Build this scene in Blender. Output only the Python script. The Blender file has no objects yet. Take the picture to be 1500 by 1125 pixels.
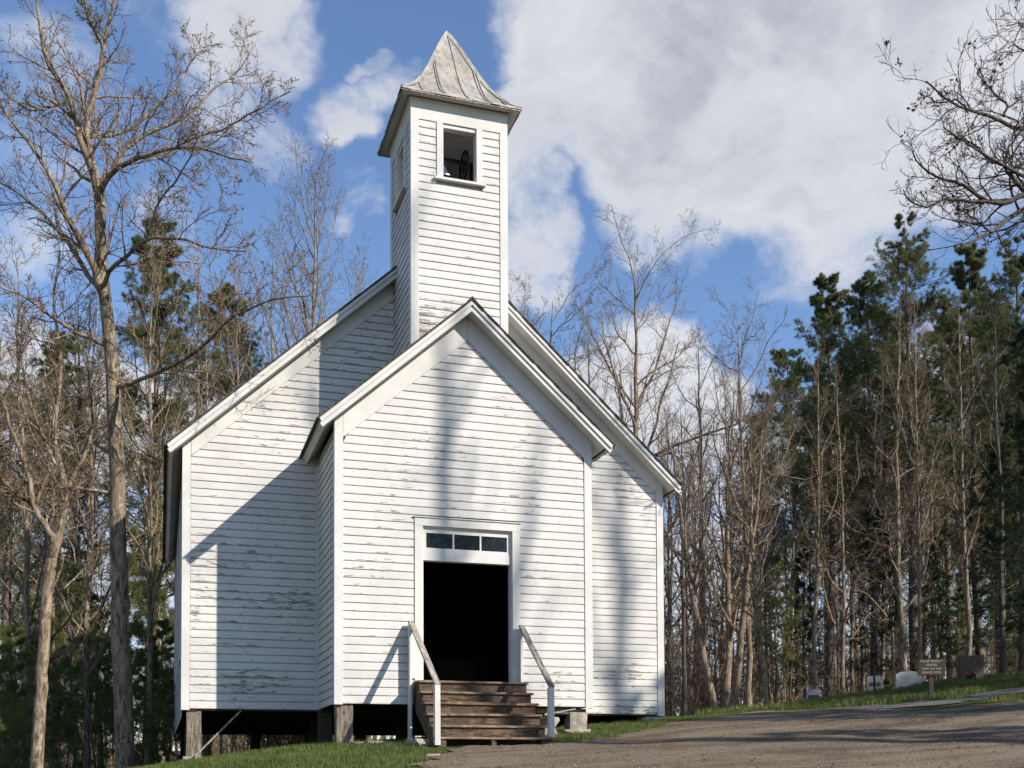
import bpy, math, random
import numpy as np
from math import sin, cos, pi, radians
S = bpy.context.scene
col = S.collection
random.seed(7)
rng = np.random.default_rng(11)

# ------------------------------------------------------------------ camera
CAM = np.array([-5.1152, -18.4801, -1.1623])
YAW, PITCH, ROLL, FPX, SY = 0.3099, 0.0336, -0.0043, 1610.48, 513.89
fwd = np.array([sin(YAW)*cos(PITCH), cos(YAW)*cos(PITCH), sin(PITCH)])
rgt = np.array([cos(YAW), -sin(YAW), 0.0]); upv = np.cross(rgt, fwd)
rgt2 = rgt*cos(ROLL) + upv*sin(ROLL); upv2 = -rgt*sin(ROLL) + upv*cos(ROLL)
from mathutils import Matrix, Vector
cd = bpy.data.cameras.new('camera'); cam = bpy.data.objects.new('camera', cd); col.objects.link(cam)
M = Matrix.Identity(4)
for i in range(3):
    M[i][0] = rgt2[i]; M[i][1] = upv2[i]; M[i][2] = -fwd[i]; M[i][3] = CAM[i]
cam.matrix_world = M
cd.sensor_width = 36; cd.sensor_fit = 'HORIZONTAL'; cd.lens = 36*FPX/1500
cd.shift_y = SY/1500; cd.clip_end = 3000; cd.clip_start = 0.05
S.camera = cam

# ------------------------------------------------------------------ light
SUN = np.array([0.861, -1.0, 0.833]); SUN /= np.linalg.norm(SUN)
SUN_EL = math.asin(SUN[2]); SUN_AZ = math.atan2(SUN[0], SUN[1])
sl = bpy.data.lights.new('sun', 'SUN'); sl.energy = 5.0; sl.angle = radians(0.53); sl.color = (1.0, 0.93, 0.83)
so = bpy.data.objects.new('sun', sl); col.objects.link(so)
so.rotation_euler = Vector(-SUN).to_track_quat('-Z', 'Y').to_euler()
S.view_settings.view_transform = 'Standard'; S.view_settings.look = 'None'
S.view_settings.exposure = 0.48; S.view_settings.gamma = 1.0

# ------------------------------------------------------------------ node helper
class G:
    def __init__(s, tree): s.t = tree; s.n = tree.nodes; s.l = tree.links
    def node(s, kind, **kw):
        n = s.n.new(kind)
        for k, v in kw.items(): setattr(n, k, v)
        return n
    def put(s, sock, v):
        if isinstance(v, bpy.types.NodeSocket): s.l.new(v, sock)
        elif v is not None:
            try: sock.default_value = v
            except Exception: sock.default_value = tuple(v) + (1.0,)
    def math(s, op, a, b=None, c=None, clamp=False):
        n = s.node('ShaderNodeMath', operation=op, use_clamp=clamp)
        s.put(n.inputs[0], a)
        if b is not None: s.put(n.inputs[1], b)
        if c is not None: s.put(n.inputs[2], c)
        return n.outputs[0]
    def vmath(s, op, a, b=None, out=0):
        n = s.node('ShaderNodeVectorMath', operation=op)
        s.put(n.inputs[0], a)
        if b is not None: s.put(n.inputs[3] if op == 'SCALE' else n.inputs[1], b)
        return n.outputs[out]
    def mix(s, f, a, b, blend='MIX'):
        n = s.node('ShaderNodeMix', data_type='RGBA', blend_type=blend)
        s.put(n.inputs[0], f); s.put(n.inputs[6], a); s.put(n.inputs[7], b)
        return n.outputs[2]
    def noise(s, vec, scale, detail=4, rough=0.55, dist=0.0, out=0):
        n = s.node('ShaderNodeTexNoise')
        s.put(n.inputs['Vector'], vec); n.inputs['Scale'].default_value = scale
        n.inputs['Detail'].default_value = detail; n.inputs['Roughness'].default_value = rough
        n.inputs['Distortion'].default_value = dist
        return n.outputs[out]
    def ss(s, x, a, b, lo=0.0, hi=1.0):
        n = s.node('ShaderNodeMapRange', interpolation_type='SMOOTHSTEP')
        s.put(n.inputs[0], x); n.inputs[1].default_value = a; n.inputs[2].default_value = b
        n.inputs[3].default_value = lo; n.inputs[4].default_value = hi
        return n.outputs[0]
    def scale(s, vec, sc):
        return s.vmath('MULTIPLY', vec, sc)
    def sep(s, vec):
        n = s.node('ShaderNodeSeparateXYZ'); s.put(n.inputs[0], vec); return n.outputs

# ------------------------------------------------------------------ sky with clouds (all in world directions)
def pxdir(u, v):
    d = fwd + rgt2*(u-750)/FPX - upv2*(v-562.5-SY)/FPX
    return d/np.linalg.norm(d)
W = bpy.data.worlds.new('World'); S.world = W; W.use_nodes = True
g = G(W.node_tree); g.n.clear()
sky = g.node('ShaderNodeTexSky', sky_type='NISHITA', sun_disc=False)
sky.sun_elevation = SUN_EL; sky.sun_rotation = SUN_AZ; sky.altitude = 500; sky.air_density = 1.0; sky.dust_density = 0.15; sky.ozone_density = 2.2
geo = g.node('ShaderNodeTexCoord').outputs['Generated']
D0 = g.vmath('NORMALIZE', geo)
wob = g.noise(D0, 5.0, 5, 0.6, 0.0, 1)
wob = g.vmath('SUBTRACT', wob, (0.5, 0.5, 0.5))
D1 = g.vmath('NORMALIZE', g.vmath('ADD', D0, g.vmath('SCALE', wob, 0.16)))
# cloud banks: direction, angular radius (rad), weight
BL = [(900,-20,110,1),(1050,60,170,1),(1210,100,190,1),(1400,60,190,1),(1000,220,105,1),(1130,235,100,1),(1240,230,75,.95),(820,10,85,1),
      (820,165,55,.85),(780,250,52,.85),(795,335,42,.8),(760,400,55,.8),(940,165,90,.95),(1500,120,110,.95),(1020,290,55,.8),
      (540,190,34,.62),(548,115,16,.5),(585,150,30,.5),(330,-5,62,.75),(250,20,50,.42),(410,60,40,.58),(450,95,35,.52),
      (100,150,70,.36),(20,280,80,.46),(190,210,60,.34),(285,325,55,.46),(425,235,45,.42),(565,320,30,.5),(350,130,60,.5),
      (930,560,75,1),(865,600,60,1),(1015,620,65,1),(1120,660,70,.9),(40,560,75,.95),(150,620,85,.95),(270,590,60,.7),(1240,640,70,.8),(1400,560,80,.7),
      (0,800,150,.7),(200,900,200,.62),(1000,900,150,.8),(1250,900,150,.6)]
acc = None
for (u, v, r, wgt) in BL:
    d = pxdir(u, v)
    dt = g.vmath('DOT_PRODUCT', D1, tuple(float(x) for x in d), out=1)
    r = r/FPX
    bb = g.ss(dt, cos(r*1.7), cos(r*0.35), 0.0, wgt)
    acc = bb if acc is None else g.math('MAXIMUM', acc, bb)
# elsewhere in the sky: scattered noise clouds
n_big = g.noise(g.scale(D0, (1.0, 1.0, 2.2)), 2.6, 7, 0.62, 0.3)
n_fin = g.noise(g.scale(D0, (1.0, 1.0, 1.6)), 9.0, 8, 0.62, 0.6)
dens = g.math('ADD', acc, g.math('MULTIPLY', g.math('SUBTRACT', n_fin, 0.5), 1.35))
dens = g.math('ADD', dens, g.math('MULTIPLY', g.math('SUBTRACT', g.noise(g.scale(D0, (1, 1, 1.4)), 32.0, 8, 0.68, 0.4), 0.5), 0.45))
behind = g.ss(g.vmath('DOT_PRODUCT', D0, tuple(float(x) for x in fwd), out=1), 0.75, 0.35)
dens = g.math('ADD', dens, g.math('MULTIPLY', behind, g.ss(n_big, .64, .74)))
mask = g.ss(dens, 0.24, 0.88)
thick = g.ss(dens, 0.55, 1.25)
shade_n = g.noise(g.scale(D1, (1, 1, 1.5)), 6.0, 5, 0.55)
ccol = g.mix(g.math('MULTIPLY', thick, g.ss(shade_n, .32, .62)), (0.57, 0.572, 0.595, 1), (0.32, 0.335, 0.39, 1))
skyc = g.vmath('MULTIPLY', sky.outputs[0], (0.118, 0.126, 0.138))
skyc = g.mix(g.math('MULTIPLY', mask, 0.93), skyc, ccol)
bg = g.node('ShaderNodeBackground'); g.put(bg.inputs[0], skyc); bg.inputs[1].default_value = 1.0
wo = g.node('ShaderNodeOutputWorld'); g.l.new(bg.outputs[0], wo.inputs[0])

# ------------------------------------------------------------------ object helpers
def tag(o, label=None, cat=None, group=None, kind=None):
    if label: o['label'] = label
    if cat: o['category'] = cat
    if group: o['group'] = group
    if kind: o['kind'] = kind
    return o
def empty(name, loc=(0, 0, 0)):
    o = bpy.data.objects.new(name, None); col.objects.link(o); o.location = loc; return o
def link(name, me, mat, parent=None):
    o = bpy.data.objects.new(name, me); col.objects.link(o)
    if mat is not None: me.materials.append(mat)
    if parent is not None: o.parent = parent
    return o
def fastmesh(name, V, F, smooth=False, attrs=None):
    """V (n,3); F list of index arrays (m,3) or (m,4)"""
    me = bpy.data.meshes.new(name)
    V = np.asarray(V, np.float32); F = [np.asarray(f, np.int32) for f in F if len(f)]
    me.vertices.add(len(V)); me.vertices.foreach_set('co', V.ravel())
    li = np.concatenate([f.ravel() for f in F]); tot = np.concatenate([np.full(len(f), f.shape[1], np.int32) for f in F])
    st = np.concatenate([[0], np.cumsum(tot)[:-1]]).astype(np.int32)
    me.loops.add(len(li)); me.loops.foreach_set('vertex_index', li)
    me.polygons.add(len(tot)); me.polygons.foreach_set('loop_start', st); me.polygons.foreach_set('loop_total', tot)
    me.polygons.foreach_set('use_smooth', np.full(len(tot), bool(smooth)))
    me.update(calc_edges=True)
    for k, a in (attrs or {}).items():
        at_ = me.attributes.new(k, 'FLOAT', 'POINT'); at_.data.foreach_set('value', np.asarray(a, np.float32))
    return me
class MB:
    """collects boxes and polys into one mesh"""
    def __init__(s): s.v = []; s.f = []
    def add(s, vs, fs):
        b = len(s.v); s.v += [tuple(map(float, p)) for p in vs]; s.f += [tuple(b+i for i in f) for f in fs]; return s
    def box(s, x0, x1, y0, y1, z0, z1, j=0.0):
        vs = [(x, y, z) for x in (x0, x1) for y in (y0, y1) for z in (z0, z1)]
        if j: vs = [tuple(c+random.uniform(-j, j) for c in p) for p in vs]
        return s.add(vs, [(0,1,3,2),(4,6,7,5),(0,4,5,1),(2,3,7,6),(0,2,6,4),(1,5,7,3)])
    def beam(s, a, b, w, h, up=(0, 0, 1)):
        a = Vector(a); b = Vector(b); t = (b-a).normalized(); r = t.cross(Vector(up)).normalized(); u = r.cross(t)
        vs = [p + r*sx*w/2 + u*sz*h/2 for p in (a, b) for sx in (-1, 1) for sz in (-1, 1)]
        return s.add(vs, [(0,1,3,2),(4,6,7,5),(0,4,5,1),(2,3,7,6),(0,2,6,4),(1,5,7,3)])
    def prism(s, poly, off):
        """poly: list of 3D points (planar), extruded by vector off"""
        n = len(poly); vs = list(poly) + [tuple(p[i]+off[i] for i in range(3)) for p in poly]
        return s.add(vs, [tuple(range(n)), tuple(range(2*n-1, n-1, -1))] + [(i, i+n, (i+1) % n+n, (i+1) % n) for i in range(n)])
    def build(s, name, mat, parent=None, bevel=0.0, smooth=False):
        import bmesh
        me = bpy.data.meshes.new(name); me.from_pydata(s.v, [], s.f)
        bm = bmesh.new(); bm.from_mesh(me); bmesh.ops.recalc_face_normals(bm, faces=bm.faces)
        if bevel: bmesh.ops.bevel(bm, geom=list(bm.edges), offset=bevel, segments=1, affect='EDGES', clamp_overlap=True)
        bm.to_mesh(me); bm.free()
        if smooth: me.polygons.foreach_set('use_smooth', [True]*len(me.polygons))
        return link(name, me, mat, parent)

# ------------------------------------------------------------------ materials
def newmat(name, rough=0.7, spec=0.3):
    m = bpy.data.materials.new(name); m.use_nodes = True
    g = G(m.node_tree); b = m.node_tree.nodes['Principled BSDF']
    b.inputs['Roughness'].default_value = rough; b.inputs['Specular IOR Level'].default_value = spec
    return m, g, b
def bump(g, b, h, strength=0.3, dist=0.01):
    n = g.node('ShaderNodeBump'); n.inputs['Strength'].default_value = strength; n.inputs['Distance'].default_value = dist
    g.put(n.inputs['Height'], h); g.l.new(n.outputs[0], b.inputs['Normal'])
PITCH_B = 0.143
def paint(name, siding):
    m, g, b = newmat(name, 0.62, 0.25)
    P = g.node('ShaderNodeNewGeometry').outputs['Position']
    x, y, z = g.sep(P)
    wear = g.node('ShaderNodeAttribute', attribute_name='wear').outputs['Fac']
    tone = g.node('ShaderNodeAttribute', attribute_name='tone').outputs['Fac']
    stretch = (5.0, 5.0, 30.0) if siding else (6, 6, 4)
    P2 = g.scale(P, stretch)
    n1 = g.noise(P2, 1.0, 6, 0.62, 0.6)
    n2 = g.noise(g.scale(P, (16, 16, 60) if siding else (14, 14, 10)), 1.0, 5, 0.65, 0.5)
    reg = g.noise(P, 0.55, 3, 0.6)
    if siding:
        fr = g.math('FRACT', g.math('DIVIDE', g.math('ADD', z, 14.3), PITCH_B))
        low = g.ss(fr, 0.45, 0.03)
        k = g.math('MULTIPLY_ADD', low, 0.10, g.math('MULTIPLY_ADD', g.ss(reg, .42, .68), 0.11, n1))
        k = g.math('ADD', k, g.math('MULTIPLY', g.math('SUBTRACT', n2, .5), .30))
        k = g.math('ADD', k, g.math('MULTIPLY', wear, .33))
        peel = g.ss(k, 0.72, 0.735)
        halo = g.ss(k, 0.60, 0.76)
    else:
        k = g.math('ADD', n1, g.math('MULTIPLY', g.math('SUBTRACT', n2, .5), .35))
        k = g.math('ADD', k, g.math('MULTIPLY', wear, .35))
        peel = g.ss(k, 0.79, 0.81); halo = g.ss(k, 0.62, 0.80)
    grain = g.noise(g.scale(P, (6, 6, 120) if siding else (60, 60, 12)), 1.0, 5, 0.7)
    big = g.noise(P, 1.3, 5, 0.6)
    white = g.mix(g.ss(big, .3, .75), (0.625, 0.607, 0.572, 1), (0.50, 0.487, 0.458, 1))
    white = g.mix(g.ss(grain, .38, .75, 0, .45), white, (0.44, 0.43, 0.405, 1))
    white = g.mix(g.math('MULTIPLY', tone, .6, clamp=True), white, (0.43, 0.42, 0.40, 1))
    white = g.mix(g.math('MULTIPLY', halo, .22), white, (0.40, 0.38, 0.35, 1))
    if siding:
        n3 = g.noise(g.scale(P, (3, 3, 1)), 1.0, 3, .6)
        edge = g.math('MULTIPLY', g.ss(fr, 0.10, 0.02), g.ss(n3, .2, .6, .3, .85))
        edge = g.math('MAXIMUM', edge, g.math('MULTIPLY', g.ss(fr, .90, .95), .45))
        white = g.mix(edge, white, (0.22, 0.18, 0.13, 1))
    wood = g.mix(g.ss(grain, .3, .7), (0.13, 0.105, 0.08, 1), (0.36, 0.32, 0.265, 1))
    c = g.mix(peel, white, wood)
    g.put(b.inputs['Base Color'], c)
    h = g.math('SUBTRACT', g.math('MULTIPLY', grain, 0.25), g.math('MULTIPLY', peel, 0.6))
    bump(g, b, h, 0.35, 0.003)
    return m
M_SID = paint('painted_siding', True)
M_TRIM = paint('painted_trim', False)
def woodmat(name, c1, c2, c3, stretch=(4, 30, 30), rough=.85, bstr=.6):
    m, g, b = newmat(name, rough, .2)
    tc = g.node('ShaderNodeTexCoord').outputs['Object']
    n = g.noise(g.scale(tc, stretch), 1.0, 6, .65, .4); n2 = g.noise(tc, 3.0, 4, .6); n3 = g.noise(tc, 14.0, 4, .7)
    c = g.mix(g.ss(n, .36, .64), c1, c2); c = g.mix(g.ss(n2, .47, .62, 0, .8), c, c3); c = g.mix(g.ss(n3, .54, .66, 0, .75), c, tuple(q*.55 for q in c1[:3])+(1,))
    g.put(b.inputs['Base Color'], c); bump(g, b, n, bstr, .01); return m
M_STEP = woodmat('step_wood', (.032, .021, .014, 1), (.155, .102, .066, 1), (.07, .050, .037, 1))
M_TREAD = woodmat('sunlit_tread_wood', (.085, .055, .034, 1), (.30, .21, .135, 1), (.15, .10, .07, 1))  # lighter copy of the step wood: sunlight on the treads painted into the colour
M_POSTW = woodmat('weathered_post_wood', (.08, .062, .045, 1), (.26, .215, .165, 1), (.17, .14, .11, 1), (30, 30, 3))
M_RAIL = woodmat('weathered_rail_wood', (.14, .12, .095, 1), (.44, .39, .32, 1), (.27, .24, .20, 1), (30, 4, 4))
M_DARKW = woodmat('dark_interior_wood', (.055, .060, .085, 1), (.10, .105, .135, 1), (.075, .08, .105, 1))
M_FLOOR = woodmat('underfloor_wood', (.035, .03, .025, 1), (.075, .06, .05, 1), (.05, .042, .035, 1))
M_LINING = woodmat('belfry_lining_wood', (.42, .42, .41, 1), (.62, .61, .59, 1), (.52, .51, .49, 1), (20, 20, 3))
M_SHINGLE = woodmat('roof_shingles', (.035, .032, .03, 1), (.10, .095, .09, 1), (.06, .06, .055, 1), (12, 12, 12))
def roofmetal():
    m, g, b = newmat('painted_sheet_metal', .55, .4)
    P = g.node('ShaderNodeNewGeometry').outputs['Position']
    a = g.noise(P, 2.2, 6, .65, .4); c = g.noise(g.scale(P, (5, 5, 1.6)), 2.0, 6, .7, .5); f = g.noise(P, 22, 5, .7)
    k = g.mix(g.ss(a, .35, .65), (.38, .355, .305, 1), (.25, .235, .20, 1))
    k = g.mix(g.ss(c, .48, .64, 0, .9), k, (.20, .17, .13, 1))
    k = g.mix(g.ss(f, .55, .72, 0, .65), k, (.15, .11, .08, 1))
    k = g.mix(g.ss(g.noise(P, 5.1, 5, .6), .56, .7, 0, .8), k, (.46, .44, .40, 1))
    g.put(b.inputs['Base Color'], k); bump(g, b, c, .25, .01); return m
M_METAL = roofmetal()
def stonemat(name, c1, c2, sc=7):
    m, g, b = newmat(name, .9, .2)
    tc = g.node('ShaderNodeTexCoord').outputs['Object']
    n = g.noise(tc, sc, 7, .65); n2 = g.noise(tc, sc*6, 4, .7)
    c = g.mix(g.ss(n, .3, .7), c1, c2); c = g.mix(g.ss(n2, .5, .7, 0, .5), c, tuple(x*.45 for x in c1[:3])+(1,))
    g.put(b.inputs['Base Color'], c); bump(g, b, n2, .7, .02); return m
M_STONE = stonemat('field_stone', (.20, .175, .14, 1), (.42, .38, .31, 1))
M_GRAVE = stonemat('grey_granite', (.34, .35, .36, 1), (.48, .49, .50, 1), 12)
M_GRAVE2 = stonemat('pale_granite', (.46, .47, .42, 1), (.62, .63, .58, 1), 12)
M_GRAVED = stonemat('brown_granite', (.10, .075, .06, 1), (.16, .12, .10, 1), 12)
def plain(name, c, rough=.6, metal=0.0, spec=.4):
    m, g, b = newmat(name, rough, spec); b.inputs['Metallic'].default_value = metal
    tc = g.node('ShaderNodeTexCoord').outputs['Object']
    n = g.noise(tc, 25, 4, .6)
    g.put(b.inputs['Base Color'], g.mix(g.ss(n, .35, .7), c, tuple(x*.7 for x in c[:3])+(1,))); return m
M_IRON = plain('cast_iron', (.025, .025, .028, 1), .45, .6)
M_BRONZE = plain('aged_bell_metal', (.34, .36, .40, 1), .28, .85)
M_SIGN = plain('brown_sign_paint', (.036, .023, .017, 1), .8)
M_LETTER = plain('cream_letter_paint', (.42, .38, .30, 1), .7)
M_ORANGE = plain('orange_petals', (.75, .09, .02, 1), .6)
M_TEAL = plain('teal_ribbon', (.10, .22, .24, 1), .6)
M_GREENST = plain('green_stem', (.04, .09, .02, 1), .6)
M_BLACKP = plain('black_post_metal', (.008, .008, .008, 1), .5, .3)
def glassm():
    m, g, b = newmat('old_window_glass', .06, .9)
    P = g.node('ShaderNodeNewGeometry').outputs['Position']
    b.inputs['Base Color'].default_value = (.012, .014, .018, 1); b.inputs['IOR'].default_value = 1.3
    bump(g, b, g.noise(P, 5, 2, .5), .25, .02); return m
M_GLASS = glassm()
def barkmat(name, dark, lite, spot, sz=1.0):
    m, g, b = newmat(name, .9, .15)
    tc = g.node('ShaderNodeTexCoord').outputs['Object']
    n = g.noise(g.scale(tc, (14*sz, 14*sz, 3.2*sz)), 1.0, 5, .65, .6)
    n2 = g.noise(g.scale(tc, (1.6, 1.6, 1.1)), 1.0, 4, .6); n3 = g.noise(g.scale(tc, (5, 5, 7)), 1.0, 4, .6)
    c = g.mix(g.ss(n, .35, .68), dark, lite); c = g.mix(g.ss(n2, .5, .68, 0, .7), c, spot)
    c = g.mix(g.ss(n3, .55, .72, 0, .55), c, tuple(min(1, x*1.35) for x in lite[:3])+(1,))
    g.put(b.inputs['Base Color'], c); bump(g, b, n, .9, .03); return m
M_BARK = barkmat('grey_brown_bark', (.080, .058, .038, 1), (.34, .27, .19, 1), (.19, .145, .10, 1))
M_BARKD = barkmat('dark_furrowed_bark', (.035, .03, .026, 1), (.13, .11, .09, 1), (.08, .07, .055, 1))
M_BARKP = barkmat('pine_bark', (.06, .045, .035, 1), (.20, .155, .12, 1), (.13, .105, .085, 1))
M_TWIG = barkmat('twig_bark', (.11, .075, .048, 1), (.27, .195, .125, 1), (.18, .13, .083, 1))
M_TWIGD = barkmat('dark_twig_bark', (.045, .033, .025, 1), (.13, .095, .068, 1), (.08, .062, .046, 1))
def leafmat(name, c1, c2, c3, trans=.35):
    m, g, b = newmat(name, .55, .3)
    tc = g.node('ShaderNodeTexCoord').outputs['Object']
    n = g.noise(tc, .9, 4, .6); n2 = g.noise(tc, 7.0, 3, .6)
    c = g.mix(g.ss(n, .35, .65), c1, c2); c = g.mix(g.ss(n2, .5, .7, 0, .8), c, c3)
    g.put(b.inputs['Base Color'], c)
    t = g.node('ShaderNodeBsdfTranslucent'); g.put(t.inputs[0], c)
    mx = g.node('ShaderNodeMixShader'); mx.inputs[0].default_value = trans
    g.l.new(b.outputs[0], mx.inputs[1]); g.l.new(t.outputs[0], mx.inputs[2])
    g.l.new(mx.outputs[0], g.n['Material Output'].inputs[0]); return m
M_PINE = leafmat('pine_needles', (.10, .125, .045, 1), (.145, .16, .06, 1), (.20, .185, .08, 1), .5)
M_HEM = leafmat('hemlock_needles', (.035, .055, .020, 1), (.06, .08, .03, 1), (.08, .095, .04, 1), .4)
M_YPINE = leafmat('young_pine_needles', (.13, .175, .045, 1), (.20, .235, .06, 1), (.25, .24, .09, 1), .5)
M_DRY = leafmat('dry_brown_leaves', (.06, .038, .022, 1), (.13, .08, .045, 1), (.05, .032, .02, 1), .25)
M_BUD = leafmat('spring_buds', (.16, .13, .06, 1), (.20, .17, .08, 1), (.22, .12, .07, 1), .3)
M_GRASS = leafmat('grass_blades', (.075, .115, .022, 1), (.13, .165, .036, 1), (.24, .21, .09, 1), .4)

# ------------------------------------------------------------------ terrain height
CTRL = [(-4.3,2,-.90),(-2,-.1,-.68),(-1,-1.6,-.745),(.9,-1.6,-.73),(2.2,.2,-.42),(4.75,2.2,-.11),(5.6,2.6,-.02),
 (11.6,2.4,.43),(15.2,12.8,1.04),(16,9.6,1.22),(18.5,9.6,1.6),(20.3,9,1.7),(12.8,.9,.5),(8.1,-3.8,-.19),(3.9,-8.7,-1.12),(.3,-7.6,-1.14),
 (-1.3,-5,-1.09),(-5.1,-18.5,-2.75),(5,-18,-2.3),(-5,-9,-1.65),(-6.5,4.9,-1.35),(-9,5.6,-1.7),(11,8,.48),(8,15,.2),(14,20,.6),(9,30,.6),(0,8,-.55),(-3,13,-.85),(2,14,-.35),
 (-60,0,-5),(-40,40,-3.5),(0,60,.2),(40,50,3),(60,20,4.5),(60,-20,3),(40,-50,0),(0,-50,-5),(-40,-40,-7),(-20,20,-2.4),(-12,-5,-2.4),(0,100,1.5),(-80,80,-3),(80,80,6),(25,-5,1.4),(30,-20,1.0)]
_c = np.array(CTRL, float)
def _phi(r): return np.where(r > 1e-9, r*r*np.log(np.maximum(r, 1e-9)), 0)
_n = len(_c); _K = _phi(np.linalg.norm(_c[:, None, :2]-_c[None, :, :2], axis=2)) + np.eye(_n)*2.0
_Pm = np.c_[np.ones(_n), _c[:, :2]]
_A = np.block([[_K, _Pm], [_Pm.T, np.zeros((3, 3))]])
_w = np.linalg.solve(_A, np.r_[_c[:, 2], 0, 0, 0])
def hgt(x, y):
    x = np.asarray(x, float); y = np.asarray(y, float)
    r = np.sqrt(x*x+y*y); k = np.where(r > 95, 95/np.maximum(r, 1e-6), 1.0)
    X = x*k; Y = y*k
    d = np.sqrt((X[..., None]-_c[:, 0])**2 + (Y[..., None]-_c[:, 1])**2)
    z = _phi(d) @ _w[:_n] + _w[_n] + _w[_n+1]*X + _w[_n+2]*Y
    z = z + .012*np.sin(x*2.1+1.3*np.sin(y*1.7)) + .012*np.sin(y*2.6+1.1*np.sin(x*1.9)) + 0.02*np.sin(x*.7+2)*np.sin(y*.8)
    return z
def H(x, y): return float(hgt(np.array([x]), np.array([y]))[0])

# ------------------------------------------------------------------ ground sheet
def axis(lo, hi, near_lo, near_hi, st):
    a = list(np.arange(near_lo, near_hi+1e-6, st)); s = st
    while a[-1] < hi: s *= 1.18; a.append(a[-1]+s)
    s = st; b = [a[0]]
    while b[-1] > lo: s *= 1.18; b.append(b[-1]-s)
    return np.array(b[:0:-1] + a)
def inpoly(x, y, poly):
    x = np.asarray(x); y = np.asarray(y); c = np.zeros(x.shape, bool); n = len(poly)
    for i in range(n):
        (x1, y1), (x2, y2) = poly[i], poly[(i+1) % n]
        cc = ((y1 > y) != (y2 > y)) & (x < (x2-x1)*(y-y1)/((y2-y1) if y2 != y1 else 1e-9)+x1)
        c ^= cc
    return c
def sheet(xs, ys, off):
    X, Y = np.meshgrid(xs, ys, indexing='ij'); Z = hgt(X.ravel(), Y.ravel()).reshape(X.shape)+off
    V = np.stack([X, Y, Z], -1).reshape(-1, 3); ny = len(ys); nx = len(xs)
    i, j = np.meshgrid(np.arange(nx-1), np.arange(ny-1), indexing='ij'); a = (i*ny+j).ravel()
    F = np.stack([a, a+ny, a+ny+1, a+1], -1)
    return V, F
LOT = [(-2.3,-30),(-2.1,-8),(-2.0,-5.4),(-1.75,-4.0),(-1.2,-2.6),(-1.0,-1.9),(-.2,-1.75),(.6,-2.0),(1.05,-2.1),(1.5,-1.75),(2.2,-1.45),(2.7,-1.0),(3.4,-.5),(4.2,.4),(5.0,1.2),(5.6,1.7),(6.2,2.0),
       (6.9,2.25),(7.4,1.75),(8.0,.35),(8.2,-.3),(7.6,-1.3),(7.9,-2.2),(8.9,-2.5),(10.5,-2.3),(20,-1.0),(30,-1),(30,-30)]
ROAD = [(7.35,1.85),(8.05,.45),(9.2,.35),(10.5,1.0),(12.0,1.9),(13.5,2.7),(15.5,3.5),(18,4.2),(26,5.5),(26,2.4),(18,1.6),(14.5,1.0),(12.4,.35),(10.6,-.6),(9.4,-1.2),(8.3,-.9),(7.4,.2)]
BANK = [(5.8,2.6),(7.2,2.2),(8.1,.6),(9.2,.5),(12,2.0),(15.5,3.6),(26,5.6),(26,13),(19,13.5),(14.5,12.8),(11,8.5),(7,5)]
ISLE = [(9.0,-1.6),(10.6,-.8),(12.4,.2),(15,.9),(26,2.2),(26,-.4),(14,-1.3),(10.6,-2.2)]
xs = axis(-450, 450, -14, 30, .35); ys = axis(-120, 600, -14, 32, .35)
V, F = sheet(xs, ys, 0.0)
def softin(V, poly):
    acc = 0
    for dx, dy in ((0, 0), (.3, .1), (-.3, .1), (.1, -.3), (-.1, .3), (.2, .25), (-.2, -.25)):
        acc = acc + inpoly(V[:, 0]+dx, V[:, 1]+dy, poly)
    return acc/7.0
LAWN = [(-14,-14),(-7,3),(-5.2,3.6),(5,3.2),(8,4.5),(9,-3),(3,-5),(-1,-9),(-2,-14)]
gr = np.clip(softin(V, LAWN)+softin(V, BANK)+softin(V, ISLE), 0, 1)
under = inpoly(V[:, 0], V[:, 1], [(-4.5,2.3),(-2.1,2.3),(-2.1,.3),(2.1,.3),(2.1,2.3),(4.6,2.3),(4.6,13),(-4.5,13)])
gr = np.where(under, 0, gr)
m, g, b = newmat('woodland_ground', .95, .1)
P = g.node('ShaderNodeNewGeometry').outputs['Position']
ga = g.node('ShaderNodeAttribute', attribute_name='grass').outputs['Fac']
n1 = g.noise(P, 1.7, 6, .65); n2 = g.noise(P, 18, 6, .7); n3 = g.noise(P, 60, 3, .7)
lit = g.mix(g.ss(n2, .35, .65), (.055, .036, .022, 1), (.16, .11, .065, 1)); lit = g.mix(g.ss(n1, .5, .65, 0, .6), lit, (.05, .055, .02, 1))
lit = g.mix(g.ss(n3, .6, .75, 0, .5), lit, (.24, .17, .10, 1))
grs = g.mix(g.ss(n2, .35, .65), (.035, .055, .012, 1), (.075, .10, .025, 1)); grs = g.mix(g.ss(n1, .52, .7, 0, .7), grs, (.11, .09, .05, 1))
g.put(b.inputs['Base Color'], g.mix(g.ss(g.math('ADD', ga, g.math('MULTIPLY', g.math('SUBTRACT', n1, .5), .9)), .35, .65), lit, grs))
bump(g, b, g.math('ADD', n2, g.math('MULTIPLY', n3, .5)), .8, .05); M_GROUND = m
tag(link('ground', fastmesh('ground', V, [F], True, {'grass': gr}), M_GROUND), kind='structure')

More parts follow.
